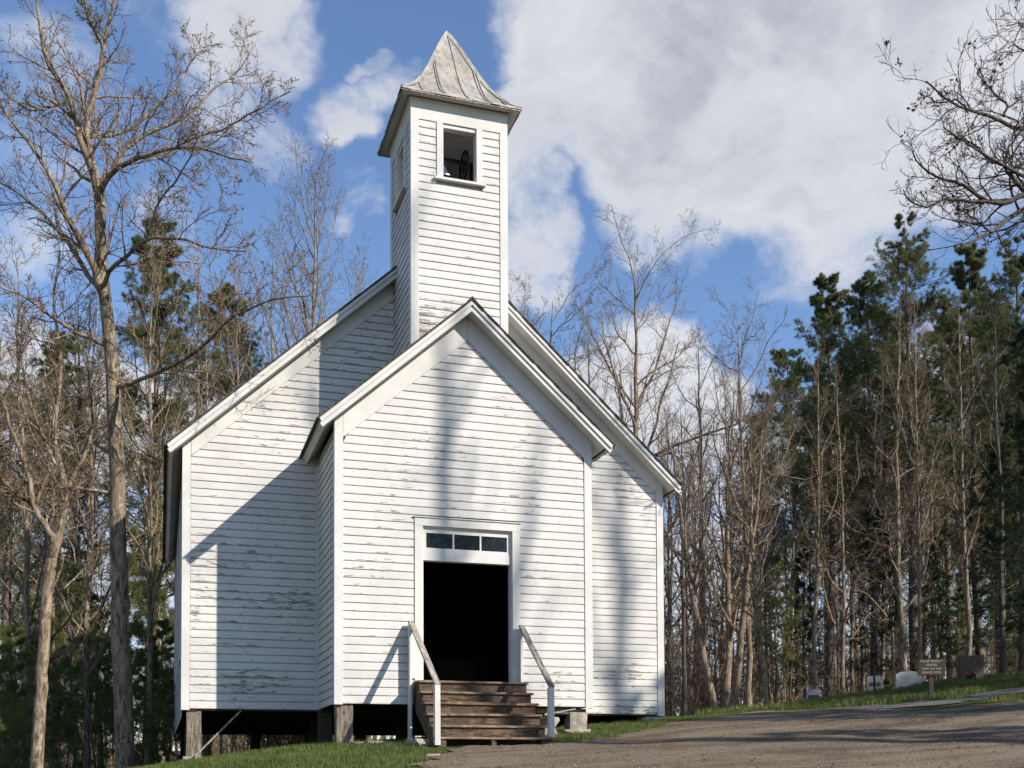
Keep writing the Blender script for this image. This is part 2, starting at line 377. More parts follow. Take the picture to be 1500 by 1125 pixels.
def gravelmat(name, a, b_, c_):
    m, g, b = newmat(name, .92, .15)
    P = g.node('ShaderNodeNewGeometry').outputs['Position']
    vo = g.node('ShaderNodeTexVoronoi'); g.put(vo.inputs['Vector'], P); vo.inputs['Scale'].default_value = 38
    big = g.noise(P, .9, 5, .6); mid = g.noise(P, 5, 5, .65); fine = g.noise(P, 70, 4, .7)
    rnd = g.sep(vo.outputs['Color'])[0]
    c = g.mix(rnd, tuple(q*.75 for q in a[:3])+(1,), tuple(q*1.1 for q in b_[:3])+(1,)); c = g.mix(g.ss(big, .45, .62, 0, .75), c, c_); c = g.mix(g.ss(mid, .48, .7, 0, .55), c, tuple(x*.5 for x in a[:3])+(1,))
    c = g.mix(g.ss(fine, .55, .75, 0, .5), c, tuple(min(1, x*1.6) for x in b_[:3])+(1,))
    lanes = g.noise(g.scale(P, (.28, 1.5, .5)), 1.0, 5, .6, .5)
    c = g.mix(g.ss(lanes, .42, .66, 0, .6), c, tuple(min(1, x*1.25) for x in b_[:3])+(1,)); c = g.mix(g.ss(lanes, .46, .32, 0, .55), c, tuple(x*.55 for x in a[:3])+(1,))
    g.put(b.inputs['Base Color'], c)
    bump(g, b, g.math('ADD', g.math('MULTIPLY', vo.outputs['Distance'], -.8), g.math('ADD', fine, mid)), 1.0, .03); return m
M_GRAVEL = gravelmat('packed_gravel', (.155, .113, .078, 1), (.25, .195, .14, 1), (.12, .083, .056, 1))
M_ROAD = gravelmat('worn_grey_road', (.095, .09, .09, 1), (.17, .16, .155, 1), (.11, .10, .095, 1))
def patch(name, poly, mat, off, st, x0, x1, y0, y1):
    xs = np.arange(x0, x1, st); ys = np.arange(y0, y1, st); V, F = sheet(xs, ys, off)
    Vj = V.copy(); Vj[:, 0] += .18*np.sin(V[:, 1]*3.1+V[:, 0]) + .1*np.sin(V[:, 1]*7.7); Vj[:, 1] += .14*np.sin(V[:, 0]*4.3) + .08*np.sin(V[:, 0]*9.1+2)
    k = inpoly(Vj[:, 0], Vj[:, 1], poly); F = F[k[F].sum(1) >= 3]
    u, inv = np.unique(F.ravel(), return_inverse=True)
    return tag(link(name, fastmesh(name, V[u], [inv.reshape(-1, 4)], True), mat), kind='structure')
patch('gravel_lot', LOT, M_GRAVEL, .018, .11, -3, 24, -13, 3)
patch('side_road', ROAD, M_ROAD, .024, .11, 6, 26, -3, 6)
# loose stones of the gravel: nobody could count them
def pebbles():
    n = 22000; x = rng.uniform(-2.3, 16, n); y = rng.uniform(-11, 3, n)
    k = inpoly(x, y, LOT); x = x[k]; y = y[k]; n = len(x); z = hgt(x, y)+.020
    s = rng.gamma(1.4, .0034, n)+.003
    o = np.array([(1,0,0),(0,1,0),(-1,0,0),(0,-1,0),(0,0,.8),(0,0,-.5)]); a = rng.uniform(0, 6.3, n)
    O = o[None]*s[:, None, None]*rng.uniform(.6, 1.3, (n, 6, 1))
    X = O[..., 0]*np.cos(a)[:, None]-O[..., 1]*np.sin(a)[:, None]+x[:, None]; Y = O[..., 0]*np.sin(a)[:, None]+O[..., 1]*np.cos(a)[:, None]+y[:, None]
    V = np.stack([X, Y, O[..., 2]+z[:, None]], -1).reshape(-1, 3)
    f = np.array([(0,1,4),(1,2,4),(2,3,4),(3,0,4),(1,0,5),(2,1,5),(3,2,5),(0,3,5)])
    F = (f[None]+np.arange(n)[:, None, None]*6).reshape(-1, 3)
    tag(link('loose_gravel', fastmesh('loose_gravel', V, [F]), stonemat('loose_stone', (.13, .10, .07, 1), (.32, .26, .19, 1), 3)), 'loose brown gravel scattered over the packed lot', 'gravel', kind='stuff')
pebbles()
def blades(name, label, poly, n, hmin, hmax, w, excl=(), clump=.5):
    xs_ = [p[0] for p in poly]; ys_ = [p[1] for p in poly]
    x = rng.uniform(min(xs_), max(xs_), n); y = rng.uniform(min(ys_), max(ys_), n)
    k = inpoly(x, y, poly)
    for e in excl: k &= ~inpoly(x+rng.normal(0, .09, n), y+rng.normal(0, .09, n), e)
    dn = np.sin(x*2.3+np.sin(y*3.1)*1.4)*np.sin(y*2.7+x*.6)*.5+.5+.35*np.sin(x*9+y*4)*np.sin(y*11-x*3)
    k &= rng.uniform(0, 1, n) < np.clip(dn*clump+(1-clump)+.1, .05, 1)
    x = x[k]; y = y[k]; dn = dn[k]; n = len(x); z = hgt(x, y)-.005
    h = rng.uniform(hmin, hmax, n)*(.6+.6*np.clip(dn, 0, 1)); a = rng.uniform(0, 6.3, n); w_ = w*rng.uniform(.6, 1.3, n)
    lx = rng.normal(0, .38, n)*h; ly = rng.normal(0, .38, n)*h
    B = np.stack([x, y, z], -1); t = np.stack([np.cos(a)*w_, np.sin(a)*w_, 0*a], -1)
    mid = B+np.stack([lx*.35, ly*.35, h*.6], -1); tip = B+np.stack([lx, ly, h], -1)
    V = np.stack([B-t, B+t, mid+t*.7, mid-t*.7, tip], 1).reshape(-1, 3); i = np.arange(n)[:, None]*5
    return tag(link(name, fastmesh(name, V, [i+np.array([0,1,2,3]), i+np.array([3,2,4])]), M_GRASS), label, 'grass', kind='stuff')
NOCH = [(-4.6,2.5),(-2.3,2.5),(-2.3,.35),(2.2,.35),(2.2,2.4),(4.7,2.4),(4.7,13),(-4.6,13)]
blades('lawn_grass', 'short green grass growing along the foot of the church', [(-7,-8),(-1.9,-8),(-1.6,-3.4),(-1.05,-1.5),(-.6,.2),(.9,.2),(1.1,-2.2),(2.6,-1.5),(5.6,1.6),(7.4,2.0),(8,3.6),(4.9,3.4),(-7,3.6)], 230000, .03, .09, .0045, (NOCH, LOT, [(-1.05,-1.8),(.98,-1.8),(.98,0),(-1.05,0)]), .6)
blades('bank_grass', 'longer green grass covering the graveyard bank beside the road', BANK, 170000, .06, .20, .008, (LOT, ROAD), .5)
blades('verge_grass', 'wedge of green grass between the side road and the gravel lot', ISLE, 40000, .05, .14, .007, (LOT, ROAD), .5)

# ------------------------------------------------------------------ church
ch = empty('church', (0, 0, 0))
tag(ch, 'white clapboard country church with peeling paint, gabled entry and square bell tower', 'church')
DV = 2.0938; YB = 13.0
class Siding:
    def __init__(s): s.V = []; s.F = []; s.tone = []; s.wear = []
    def wall(s, o, u, n, z0, z1, ext, holes=(), wearf=None, step=.55):
        """o: point of the wall plane; u: along; n: outward; ext(z)->(a,b); holes: (a,b,z0,z1)"""
        o = np.array(o, float); u = np.array(u, float); n = np.array(n, float)
        k0 = math.floor(z0/PITCH_B+1e-6); k1 = math.ceil(z1/PITCH_B-1e-6)
        for k in range(k0, k1):
            zb = max(k*PITCH_B, z0); zt = min((k+1)*PITCH_B, z1)
            if zt-zb < .01: continue
            zl = k*PITCH_B; prof = [(zl, .002), (zl, .016), (zl+.110, .0125), (zl+.127, .011), (zl+.135, .003), (zl+PITCH_B, .002)]
            prof = [(min(max(z, zb), zt), d) for z, d in prof]
            zm = (zb+zt)/2; a, b_ = ext(zm)
            if b_-a < .01: continue
            segs = [(a, b_)]
            for (ha, hb, h0, h1) in holes:
                if zm > h0 and zm < h1:
                    ns = []
                    for (p, q) in segs:
                        if hb <= p or ha >= q: ns.append((p, q)); continue
                        if ha > p: ns.append((p, ha))
                        if hb < q: ns.append((hb, q))
                    segs = ns
            ea, eb = ext(zb); ta, tb = ext(zt)
            for (p, q) in segs:
                # butt joints: a board is at most some 3.6 m long
                cuts = [p]; 
                while q-cuts[-1] > 2.6 and random.random() < .75: cuts.append(cuts[-1]+random.uniform(1.2, min(3.6, q-cuts[-1]-.5) if q-cuts[-1]-.5 > 1.2 else 1.21))
                cuts.append(q)
                for c0, c1 in zip(cuts[:-1], cuts[1:]):
                    tone = random.random()**2*.5; lift = random.uniform(-.0012, .002); sag = random.uniform(-.0012, .0012)
                    nn = max(2, int((c1-c0)/step)+1); ts = np.linspace(c0, c1, nn)
                    base = len(s.V); ph = random.uniform(0, 6)
                    for t in ts:
                        wob = .0012*math.sin(t*2.3+ph)+random.uniform(-.0005, .0005)
                        for j, (z, d) in enumerate(prof):
                            tt = t
                            f = (z-zb)/(zt-zb) if zt > zb else 0
                            lo = ea+(ta-ea)*f; hi = eb+(tb-eb)*f
                            if t == ts[0] and c0 == a: tt = lo
                            if t == ts[-1] and c1 == b_: tt = hi
                            zz = z + (wob+sag*(t-c0)/(c1-c0+.01) if j in (0, 1) and zl > z0+.01 else 0)
                            pt = o+u*tt+n*(d+(lift if 0 < j < 4 else 0)); pt[2] = zz
                            s.V.append(pt); s.tone.append(tone); s.wear.append(wearf(tt, zz) if wearf else 0)
                    m_ = len(prof)
                    for i in range(nn-1):
                        for j in range(m_-1):
                            q0 = base+i*m_+j; s.F.append((q0, q0+m_, q0+m_+1, q0+1))
    def build(s, name, parent):
        return link(name, fastmesh(name, np.array(s.V), [np.array(s.F)], False, {'tone': s.tone, 'wear': s.wear}), M_SID, parent)
def bumpf(cx, cz, rx, rz, amp): return lambda x, z: amp*max(0, 1-((x-cx)/rx)**2-((z-cz)/rz)**2)
def wsum(*fs): return lambda x, z: max(f(x, z) for f in fs)
# gable geometry
VR0, VS = 7.02, .875       # vestibule rake top at x=0, slope
MR0, MS = 9.21, .903
vext = lambda z: (-2.19, 2.19) if z < 4.52 else (-(6.44-z)/VS, (6.44-z)/VS)
s1 = Siding(); s1.wall((0, 0, 0), (1, 0, 0), (0, -1, 0), 0, 6.44, vext, [(-.955, .955, -1, 3.24)],
    wsum(bumpf(-.7, 4.65, .55, .5, .36), bumpf(.6, 3.6, 1.2, .35, .15), bumpf(-1.4, 1.0, .8, .3, .2), bumpf(1.35, .45, .5, .4, .3), bumpf(1.5, 1.75, .12, .1, .5), bumpf(0, 5.3, 1.5, .5, .12)))
s1.build('vestibule_front_wall', ch)
s2 = Siding(); s2.wall((-2.31, 0, 0), (0, 1, 0), (-1, 0, 0), 0, 4.72, lambda z: (.11, DV-.002))
s2.build('vestibule_side_wall', ch); s2 = Siding()
s2.wall((2.31, 0, 0), (0, 1, 0), (1, 0, 0), 0, 4.72, lambda z: (.11, DV-.002))
s2.build('vestibule_side_wall', ch)
mlow = lambda z: (-4.61, -2.33) if z < 4.60 else (-(8.75-z)/MS, min(-2.33, 0) if z < 4.75 else -.86)
def mext_l(z):
    a = -4.61 if z < 4.60 else -(8.75-z)/MS
    b_ = -2.33 if z < 4.75 else -.0
    return (a, b_)
def mext_r(z): a, b_ = mext_l(z); return (-b_, -a)
s3 = Siding()
wl = wsum(bumpf(-3.7, 3.9, .5, .12, .30), bumpf(-3.3, 3.0, 1.2, .4, .30), bumpf(-4.2, 2.6, .6, .35, .38), bumpf(-3.4, 2.0, 1.3, .3, .36), bumpf(-3.7, 1.2, 1.2, .22, .34), bumpf(-3.8, .5, 1.4, .3, .40), bumpf(-3.7, 1.6, 1.4, .5, .25), bumpf(-3.2, 3.5, .6, .4, .32))
s3.wall((0, DV, 0), (1, 0, 0), (0, -1, 0), 0, 8.75, mext_l, (), wl)
s3.wall((0, DV, 0), (1, 0, 0), (0, -1, 0), 0, 8.75, mext_r, (), wsum(bumpf(4.0, .8, .8, .25, .42), bumpf(4.0, .1, 1.4, .18, .45), bumpf(3.2, .05, .6, .18, .3)))
s3.build('main_front_wall', ch)
s4 = Siding()
s4.wall((-4.7355, 0, 0), (0, 1, 0), (-1, 0, 0), -.146, 4.8, lambda z: (DV+.11, YB))
s4.build('side_wall', ch); s4 = Siding()
s4.wall((4.7355, 0, 0), (0, 1, 0), (1, 0, 0), -.146, 4.8, lambda z: (DV+.11, YB))
s4.build('side_wall', ch); s4 = Siding()
s4.wall((0, YB, 0), (-1, 0, 0), (0, 1, 0), 0, 8.9, lambda z: (-4.6, 4.6) if z < 4.6 else (-(8.75-z)/MS, (8.75-z)/MS))
s4.build('rear_wall', ch)
TW = .8811; TY = .484; TC = TY+TW; TZ = 10.98
bo = [(-.43, .43, 9.50, 10.60)]
s5 = Siding(); e_ = lambda z: (-.76, .76)
wt = wsum(bumpf(-.55, 6.75, .75, .75, .75), bumpf(0, 8.9, .9, .15, .30), bumpf(.6, 9.6, .3, .15, .3), bumpf(.3, 7.3, .6, .2, .25))
s5.wall((0, TY, 0), (1, 0, 0), (0, -1, 0), 5.86, 10.57, e_, bo, wt)
s5.wall((-TW, TC, 0), (0, 1, 0), (-1, 0, 0), 4.6, 10.57, e_, bo)
s5.wall((TW, TC, 0), (0, 1, 0), (1, 0, 0), 4.6, 10.57, e_, bo)
s5.wall((0, TC+TW, 0), (1, 0, 0), (0, 1, 0), 8.0, 10.57, e_, bo)
s5.build('bell_tower_wall', ch)
# corner boards: L-shaped, 18 mm proud of the siding back
def corner(x, y, z0, z1, sx, sy, name='corner_board', w=.12, par=ch, zs=None, top=None):
    mb = MB(); o = .030
    xa = x+sx*o; ya = y+sy*o
    ta = (top(abs(x-sx*w)), top(abs(xa))) if top else (z1, z1)
    mb.prism([(x-sx*w, ya, z0), (xa, ya, z0), (xa, ya, ta[1]), (x-sx*w, ya, ta[0])], (0, y-ya, 0))
    mb.box(min(xa, x), max(xa, x), min(y-sy*.001, y-sy*w), max(y-sy*.001, y-sy*w), z0, ta[1] if top else (zs if zs else z1))
    return mb.build(name, M_TRIM, par, .004)
vt = lambda a: VR0-.157-VS*a
mt = lambda a: MR0-.157-MS*a
corner(-2.31, 0, -.02, 4.75, -1, -1, top=vt); corner(2.31, 0, -.02, 4.75, 1, -1, top=vt)
corner(-4.7355, DV, -.03, 4.75, -1, -1, top=mt); corner(4.7355, DV, -.03, 4.75, 1, -1, top=mt)
corner(-4.7355, YB, -.1, 4.75, -1, 1); corner(4.7355, YB, -.1, 4.75, 1, 1)
for sx in (-1, 1):
    corner(sx*TW, TY, 6.0, 10.70, sx, -1, zs=10.70); corner(sx*TW, TY+2*TW, 8.0, 10.70, sx, 1, zs=10.70)
    MB().box(min(sx*2.312, sx*2.37), max(sx*2.312, sx*2.37), DV-.05, DV-.024, 0, 4.7).build('inner_corner_strip', M_TRIM, ch)
# rake frieze boards (flat boards under the overhang), vestibule and main gable
def frieze(r0, slope, top0, xe, y, th, zlow, names='frieze_board'):
    for sx in (-1, 1):
        pts = [(sx*.0 if sx < 0 else .002, y, r0), (sx*xe, y, r0-slope*xe)]
        top = [(sx*xe, y, top0-slope*xe), (sx*.0 if sx < 0 else .002, y, top0)]
        MB().prism([(p[0], y, p[2]) for p in pts+top], (0, -th, 0)).build(names, M_TRIM, ch, .003)
frieze(6.44, VS, 6.86, 2.19, -.004, .028, 4.5)
frieze(8.75, MS, 9.05, 4.61, DV-.004, .028, 4.6)
# roofs: shingle slab, rake board with crown strip, soffit
def gable_roof(nm, top0, slope, xe, y0, y1, soff0, wall_y, has_back=False):
    th = .035
    for sx in (-1, 1):
        a = math.atan(slope); nx, nz = sx*sin(a), cos(a)
        P0 = (0, top0); P1 = (sx*xe, top0-slope*xe)
        sh = MB().prism([(P0[0], y0-.035, P0[1]+.002), (P1[0]+sx*.03, y0-.035, P1[1]-slope*.03+.002), (P1[0]+sx*.03+nx*th, y0-.035, P1[1]-slope*.03+.002+nz*th), (P0[0], y0-.035, P0[1]+.002+th/nz)], (0, y1-y0+.035, 0)).build(nm+'_roof_slope', M_SHINGLE, ch)
        if not has_back:
            yy = y0
            while False: pass
        # ragged shingle butts along the rake and the eave
        mb = MB(); L = xe/cos(a); t = .02
        while t < L:
            q = random.uniform(.10, .17); x_ = sx*min(t, L)*cos(a); x2 = sx*min(t+q, L)*cos(a)
            zz = top0-slope*abs(x_)+th/nz*.3; z2 = top0-slope*abs(x2)+th/nz*.3; d = random.uniform(.0, .022); hh = random.uniform(.012, .024)
            mb.prism([(x_, y0-.037-d, zz), (x2, y0-.037-d, z2), (x2, y0-.037-d, z2+hh+.012), (x_, y0-.037-d, zz+hh+.012)], (0, .08, 0)); t += q+.004
        t = y0
        while t < y1:
            q = random.uniform(.09, .16); d = random.uniform(0, .02)
            zz = top0-slope*(xe+.03+d)
            mb.box(min(sx*(xe+.01), sx*(xe+.04+d)), max(sx*(xe+.01), sx*(xe+.04+d)), t, min(t+q, y1), zz+.004, zz+.03+random.uniform(0, .012)); t += q+.005
        mb.build('shingle_edge', M_SHINGLE, sh)
        # rake: wide lower fascia and a narrow crown strip standing 25 mm proud above it
        rb = MB()
        z1_, z2_ = -.075, -.165
        x0_ = 0 if sx < 0 else .001
        rb.prism([(x0_, y0, top0+z1_), (sx*xe, y0, top0-slope*xe+z1_), (sx*xe-nx*.07, y0, top0-slope*xe+z2_+.02), (x0_, y0, top0+z2_-.01)], (0, .026, 0))
        rb.prism([(x0_, y0-.028, top0), (sx*(xe+.004), y0-.028, top0-slope*(xe+.004)), (sx*(xe+.004)-nx*.045, y0-.028, top0-slope*xe-.068), (x0_, y0-.028, top0-.073)], (0, .05, 0))
        rb.build('rake_board', M_TRIM, ch, .003)
        # eave fascia along the side
        eb = MB(); xf = sx*xe
        eb.prism([(xf, y0+.03, top0-slope*xe-.005), (xf-nx*.0, y0+.03, top0-slope*xe-.008), (xf-sx*sin(a)*.14, y0+.03, top0-slope*xe-.008-cos(a)*.14), (xf-sx*sin(a)*.14-sx*cos(a)*.022, y0+.03, top0-slope*xe-.008-cos(a)*.14+sin(a)*.022), (xf-sx*cos(a)*.03, y0+.03, top0-slope*xe+.01)], (0, y1-y0-.03, 0))
        eb.build('eave_fascia', M_TRIM, ch)
        # soffit boards: along the rake overhang and along the eave
        so_ = MB()
        xa = sx*(xe-.12)
        so_.prism([(x0_, y0+.027, top0+z2_+.01), (xa, y0+.027, top0-slope*abs(xa)+z2_+.01), (xa, y0+.027, top0-slope*abs(xa)+z2_+.03), (x0_, y0+.027, top0+z2_+.03)], (0, wall_y-y0-.027, 0))
        wx = xe-(.32 if nm == 'vestibule' else .30)
        so_.prism([(xa, wall_y, top0-slope*abs(xa)+z2_+.008), (sx*wx, wall_y, top0-slope*wx+z2_+.008), (sx*wx, wall_y, top0-slope*wx+z2_+.028), (xa, wall_y, top0-slope*abs(xa)+z2_+.028)], (0, y1-wall_y, 0))
        so_.build('soffit', M_TRIM, ch)
        # inner roof deck so that no light leaks in
        MB().prism([(0, wall_y+.02, top0-.03), (sx*(xe-.05), wall_y+.02, top0-slope*(xe-.05)-.03), (sx*(xe-.05), wall_y+.02, top0-slope*(xe-.05)-.06), (0, wall_y+.02, top0-.06)], (0, y1-wall_y-.04, 0)).build('roof_deck', M_DARKW, ch)
gable_roof('vestibule', VR0, VS, 2.6284, -.3221, DV-.003, 6.8, 0)
gable_roof('main', MR0, MS, 5.0295, DV-.3283, YB+.3, 9.0, DV)
MB().prism([(-.10, -.37, VR0-.03), (0, -.37, VR0+.075), (.10, -.37, VR0-.03), (.085, -.37, VR0-.045), (0, -.37, VR0+.04), (-.085, -.37, VR0-.045)], (0, .88, 0)).build('ridge_cap', M_SHINGLE, ch)
MB().prism([(-.12, TY+2*TW, MR0-.03), (0, TY+2*TW, MR0+.09), (.12, TY+2*TW, MR0-.03), (.1, TY+2*TW, MR0-.05), (0, TY+2*TW, MR0+.05), (-.1, TY+2*TW, MR0-.05)], (0, YB+.3-TY-2*TW, 0)).build('ridge_cap', M_SHINGLE, ch)
# interior: floor, dark lining, foundation sill beams
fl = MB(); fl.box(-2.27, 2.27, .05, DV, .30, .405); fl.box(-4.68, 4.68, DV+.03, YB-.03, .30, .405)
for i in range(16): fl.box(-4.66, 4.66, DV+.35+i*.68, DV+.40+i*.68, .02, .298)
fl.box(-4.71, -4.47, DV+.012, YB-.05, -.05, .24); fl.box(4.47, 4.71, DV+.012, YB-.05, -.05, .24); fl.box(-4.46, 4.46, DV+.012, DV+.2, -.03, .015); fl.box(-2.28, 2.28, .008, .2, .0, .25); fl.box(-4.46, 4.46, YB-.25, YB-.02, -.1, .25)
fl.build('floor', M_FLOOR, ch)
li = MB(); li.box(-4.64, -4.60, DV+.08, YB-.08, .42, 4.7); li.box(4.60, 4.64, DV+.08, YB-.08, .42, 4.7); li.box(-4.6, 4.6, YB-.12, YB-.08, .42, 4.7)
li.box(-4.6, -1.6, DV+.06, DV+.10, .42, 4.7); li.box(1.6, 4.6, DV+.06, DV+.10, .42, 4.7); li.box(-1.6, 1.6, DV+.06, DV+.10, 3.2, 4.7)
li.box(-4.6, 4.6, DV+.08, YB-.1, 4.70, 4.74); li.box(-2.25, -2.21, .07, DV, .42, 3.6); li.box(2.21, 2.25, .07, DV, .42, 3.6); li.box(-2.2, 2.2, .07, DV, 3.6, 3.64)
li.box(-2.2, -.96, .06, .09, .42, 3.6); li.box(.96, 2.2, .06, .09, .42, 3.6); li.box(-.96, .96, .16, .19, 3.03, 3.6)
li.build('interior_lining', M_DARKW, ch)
# doorway
df = MB(); yo = -.034
df.box(-.955, -.815, yo, .02, .405, 3.10); df.box(.815, .955, yo, .02, .405, 3.10)
df.box(-.955, .955, yo, .02, 3.101, 3.24)
df.box(-.815, -.795, .0, .17, .41, 3.10); df.box(.795, .815, .0, .17, .41, 3.10); df.box(-.795, .795, .0, .17, 3.08, 3.10)
df.box(-.794, .794, .022, .16, 2.51, 2.685)
df.box(-.98, .98, -.055, .05, 3.241, 3.262)
door = df.build('door_frame', M_TRIM, ch, .003)
tw = MB(); tw.box(-.794, .794, .035, .075, 2.686, 2.735); tw.box(-.794, .794, .035, .075, 2.995, 3.079)
for x0, x1 in ((-.794, -.735), (.735, .794), (-.262, -.232), (.232, .262)): tw.box(x0, x1, .037, .073, 2.7352, 2.9948)
tw.build('transom_sash', M_TRIM, door)
for x0, x1 in ((-.74, -.26), (-.24, .24), (.26, .74)): MB().box(x0, x1, .054, .058, 2.73, 3.0).build('transom_pane', M_GLASS, door)
MB().box(-.81, .81, -.02, .2, .345, .408).build('threshold', M_STEP, door)
# belfry openings on all four sides
for k in range(4):
    a = k*pi/2
    def R_(mb):
        vs = []
        for (x, y, z) in mb.v:
            vs.append((x*cos(a)-y*sin(a), TC+x*sin(a)+y*cos(a), z))
        mb.v = vs; return mb
    y0 = -TW-.034; y1 = -TW+.01
    for q in (-1, 1):
        mb = MB(); mb.box(min(q*.315, q*.43), max(q*.315, q*.43), y0, y1, 9.555, 10.57); mb.box(min(q*.30, q*.316), max(q*.30, q*.316), -TW-.005, -TW+.12, 9.56, 10.57)
        wf = R_(mb).build('belfry_window_frame', M_TRIM, ch, .003)
    R_(MB().box(-.30, .30, -TW-.004, -TW+.12, 10.50, 10.568)).build('belfry_window_head', M_TRIM, ch, .003)
    R_(MB().box(-.48, .48, -TW-.085, -TW+.12, 9.505, 9.553)).build('sill', M_TRIM, wf, .004)
    R_(MB().box(-TW-.029, TW+.029, -TW-.0295, -TW+.02, 10.571, 11.0) if k % 2 == 0 else MB().box(-TW+.02, TW-.02, -TW-.0295, -TW+.02, 10.571, 11.0)).build('tower_frieze_board', M_TRIM, ch, .003)
    ln = MB()
    for x0, x1, z0, z1 in ((-.80, -.33, 9.3, 10.85), (.33, .80, 9.3, 10.85), (-.33, .33, 10.60, 10.85), (-.33, .33, 9.3, 9.5)):
        ln.box(x0, x1, -TW+.03, -TW+.05, z0, z1)
    if k == 2:
        for i_ in range(10): ln.box(-.8+i_*.16, -.648+i_*.16, -TW+.051, -TW+.055+.004*(i_ % 2), 9.3, 10.85)
        ln.box(-.8, .8, -TW+.061, -TW+.15, 10.05, 10.12); ln.beam((-.7, -TW+.1, 10.8), (.1, -TW+.1, 10.13), .03, .06)
    R_(ln).build('belfry_lining', M_LINING, ch)
MB().box(-.80, .80, TC-.80, TC+.80, 9.25, 9.30).build('belfry_floor', M_LINING, ch)
MB().box(-.80, .80, TC-.80, TC+.80, 10.86, 10.89).build('belfry_ceiling', M_LINING, ch)
# steeple: flared pyramid of seamed sheet metal
PR = [(1.0, 0.0), (.93, .035), (.84, .085), (.72, .165), (.59, .275), (.48, .40), (.38, .53), (.28, .66), (.19, .78), (.09, .90), (0.0, 1.0)]
TE = 1.1157; SZ0 = 10.975; SZ1 = 12.915
def steeple():
    V = []; F = []
    for k in range(4):
        a = k*pi/2; b = len(V)
        for (r, t) in PR:
            z = SZ0+t*(SZ1-SZ0)
            for u in np.linspace(-1, 1, 13):
                x = u*r*TE; y = -r*TE+.012*r*math.sin(u*9+t*7+k*2)*(1-abs(u))
                z2 = z+(.006*math.sin(u*14+k) if r < .99 else .010*math.sin(u*17+k*3))
                V.append((x*cos(a)-y*sin(a), TC+x*sin(a)+y*cos(a), z2))
        for i in range(len(PR)-1):
            for j in range(12):
                q = b+i*13+j; F.append((q, q+1, q+14, q+13))
    rf = link('steeple_roof', fastmesh('steeple_roof', np.array(V), [np.array(F)], True), M_METAL, ch)
    for k in range(4):
        a = k*pi/2; mb = MB(); rot = lambda x, y, z: (x*cos(a)-y*sin(a), TC+x*sin(a)+y*cos(a), z)
        def rib(u0, sk, w, hgt_, end=1.0):
            pts = []
            for i in range(41):
                t_ = i/40; rr = np.interp(t_, [p[1] for p in PR], [p[0] for p in PR]); x = u0*TE+sk*t_
                if abs(x) > rr*TE*.985 or t_ > end: break
                pts.append((x, -rr*TE, SZ0+t_*(SZ1-SZ0)))
            for p, q in zip(pts[:-1], pts[1:]):
                vs = []
                for c in (p, q):
                    for dx, dn in ((-w, 0), (w, 0), (w, hgt_), (-w, hgt_)):
                        vs.append(rot(c[0]+dx, c[1]-dn*.7, c[2]+dn*.7-.004))
                mb.add(vs, [(0,1,5,4),(1,2,6,5),(2,3,7,6),(3,0,4,7),(0,3,2,1),(4,5,6,7)])
        for u0, sk in ((-.66, .06), (-.32, -.02), (-.27, -.06), (.10, -.12), (.42, -.17), (.47, -.16), (.74, -.12)):
            rib(u0, sk, .009, .022); mb.build('standing_seam', M_METAL, rf); mb.v = []; mb.f = []
        # hip cap
        hb = MB()
        pts = [(-r*TE*1.0, -r*TE*1.0, SZ0+t*(SZ1-SZ0)) for r, t in PR]
        for p, q in zip(pts[:-1], pts[1:]):
            vs = []
            for c in (p, q):
                w_ = .075 if abs(c[0]) > .1 else abs(c[0])*.6+.004
                vs += [rot(c[0]+w_, c[1]-.008, c[2]+.014), rot(c[0]-.012, c[1]-.012, c[2]+.022), rot(c[0]-.008, c[1]+w_, c[2]+.014)]
            hb.add(vs, [(0,1,4,3), (1,2,5,4)])
        hb.build('hip_cap', M_METAL, rf)
        # eave: fascia strip and sloping soffit
        eb = MB(); fb_ = MB(); o_ = TE-.012
        fb_.add([rot(-o_-.008, -o_-.008, SZ0-.004), rot(o_+.008, -o_-.008, SZ0-.004), rot(o_+.008, -o_-.008, SZ0-.05), rot(-o_-.008, -o_-.008, SZ0-.05), rot(-o_, -o_+.02, SZ0-.05), rot(o_, -o_+.02, SZ0-.05)], [(0,1,2,3), (3,2,5,4)])
        i_ = TW+.027
        eb.add([rot(-o_, -o_+.0, SZ0-.045), rot(o_, -o_+.0, SZ0-.045), rot(i_, -i_, SZ0-.005), rot(-i_, -i_, SZ0-.005)], [(0,1,2,3)])
        eb.add([rot(-i_-.03, -i_-.03, SZ0-.045), rot(i_+.03, -i_-.03, SZ0-.045), rot(i_, -i_-.002, SZ0-.075), rot(-i_, -i_-.002, SZ0-.075)], [(0,1,2,3)])
        eb.build('steeple_eave', M_TRIM, ch); fb_.build('steeple_fascia', M_RAIL, ch)
        # ragged drip edge
        db = MB(); t = -TE
        while t < TE:
            q = random.uniform(.1, .28); d = random.uniform(.002, .02); q2 = min(t+q, TE+.01)
            db.add([rot(t, -TE-d, SZ0-.022), rot(q2, -TE-d, SZ0-.022+random.uniform(-.006, .006)), rot(q2, -TE-d+.004, SZ0+.012), rot(t, -TE-d+.004, SZ0+.012), rot(t, -TE+.05, SZ0+.02), rot(q2, -TE+.05, SZ0+.02)], [(0,1,2,3), (3,2,5,4)]); t = q2
        db.build('drip_edge', M_METAL, rf)
steeple()
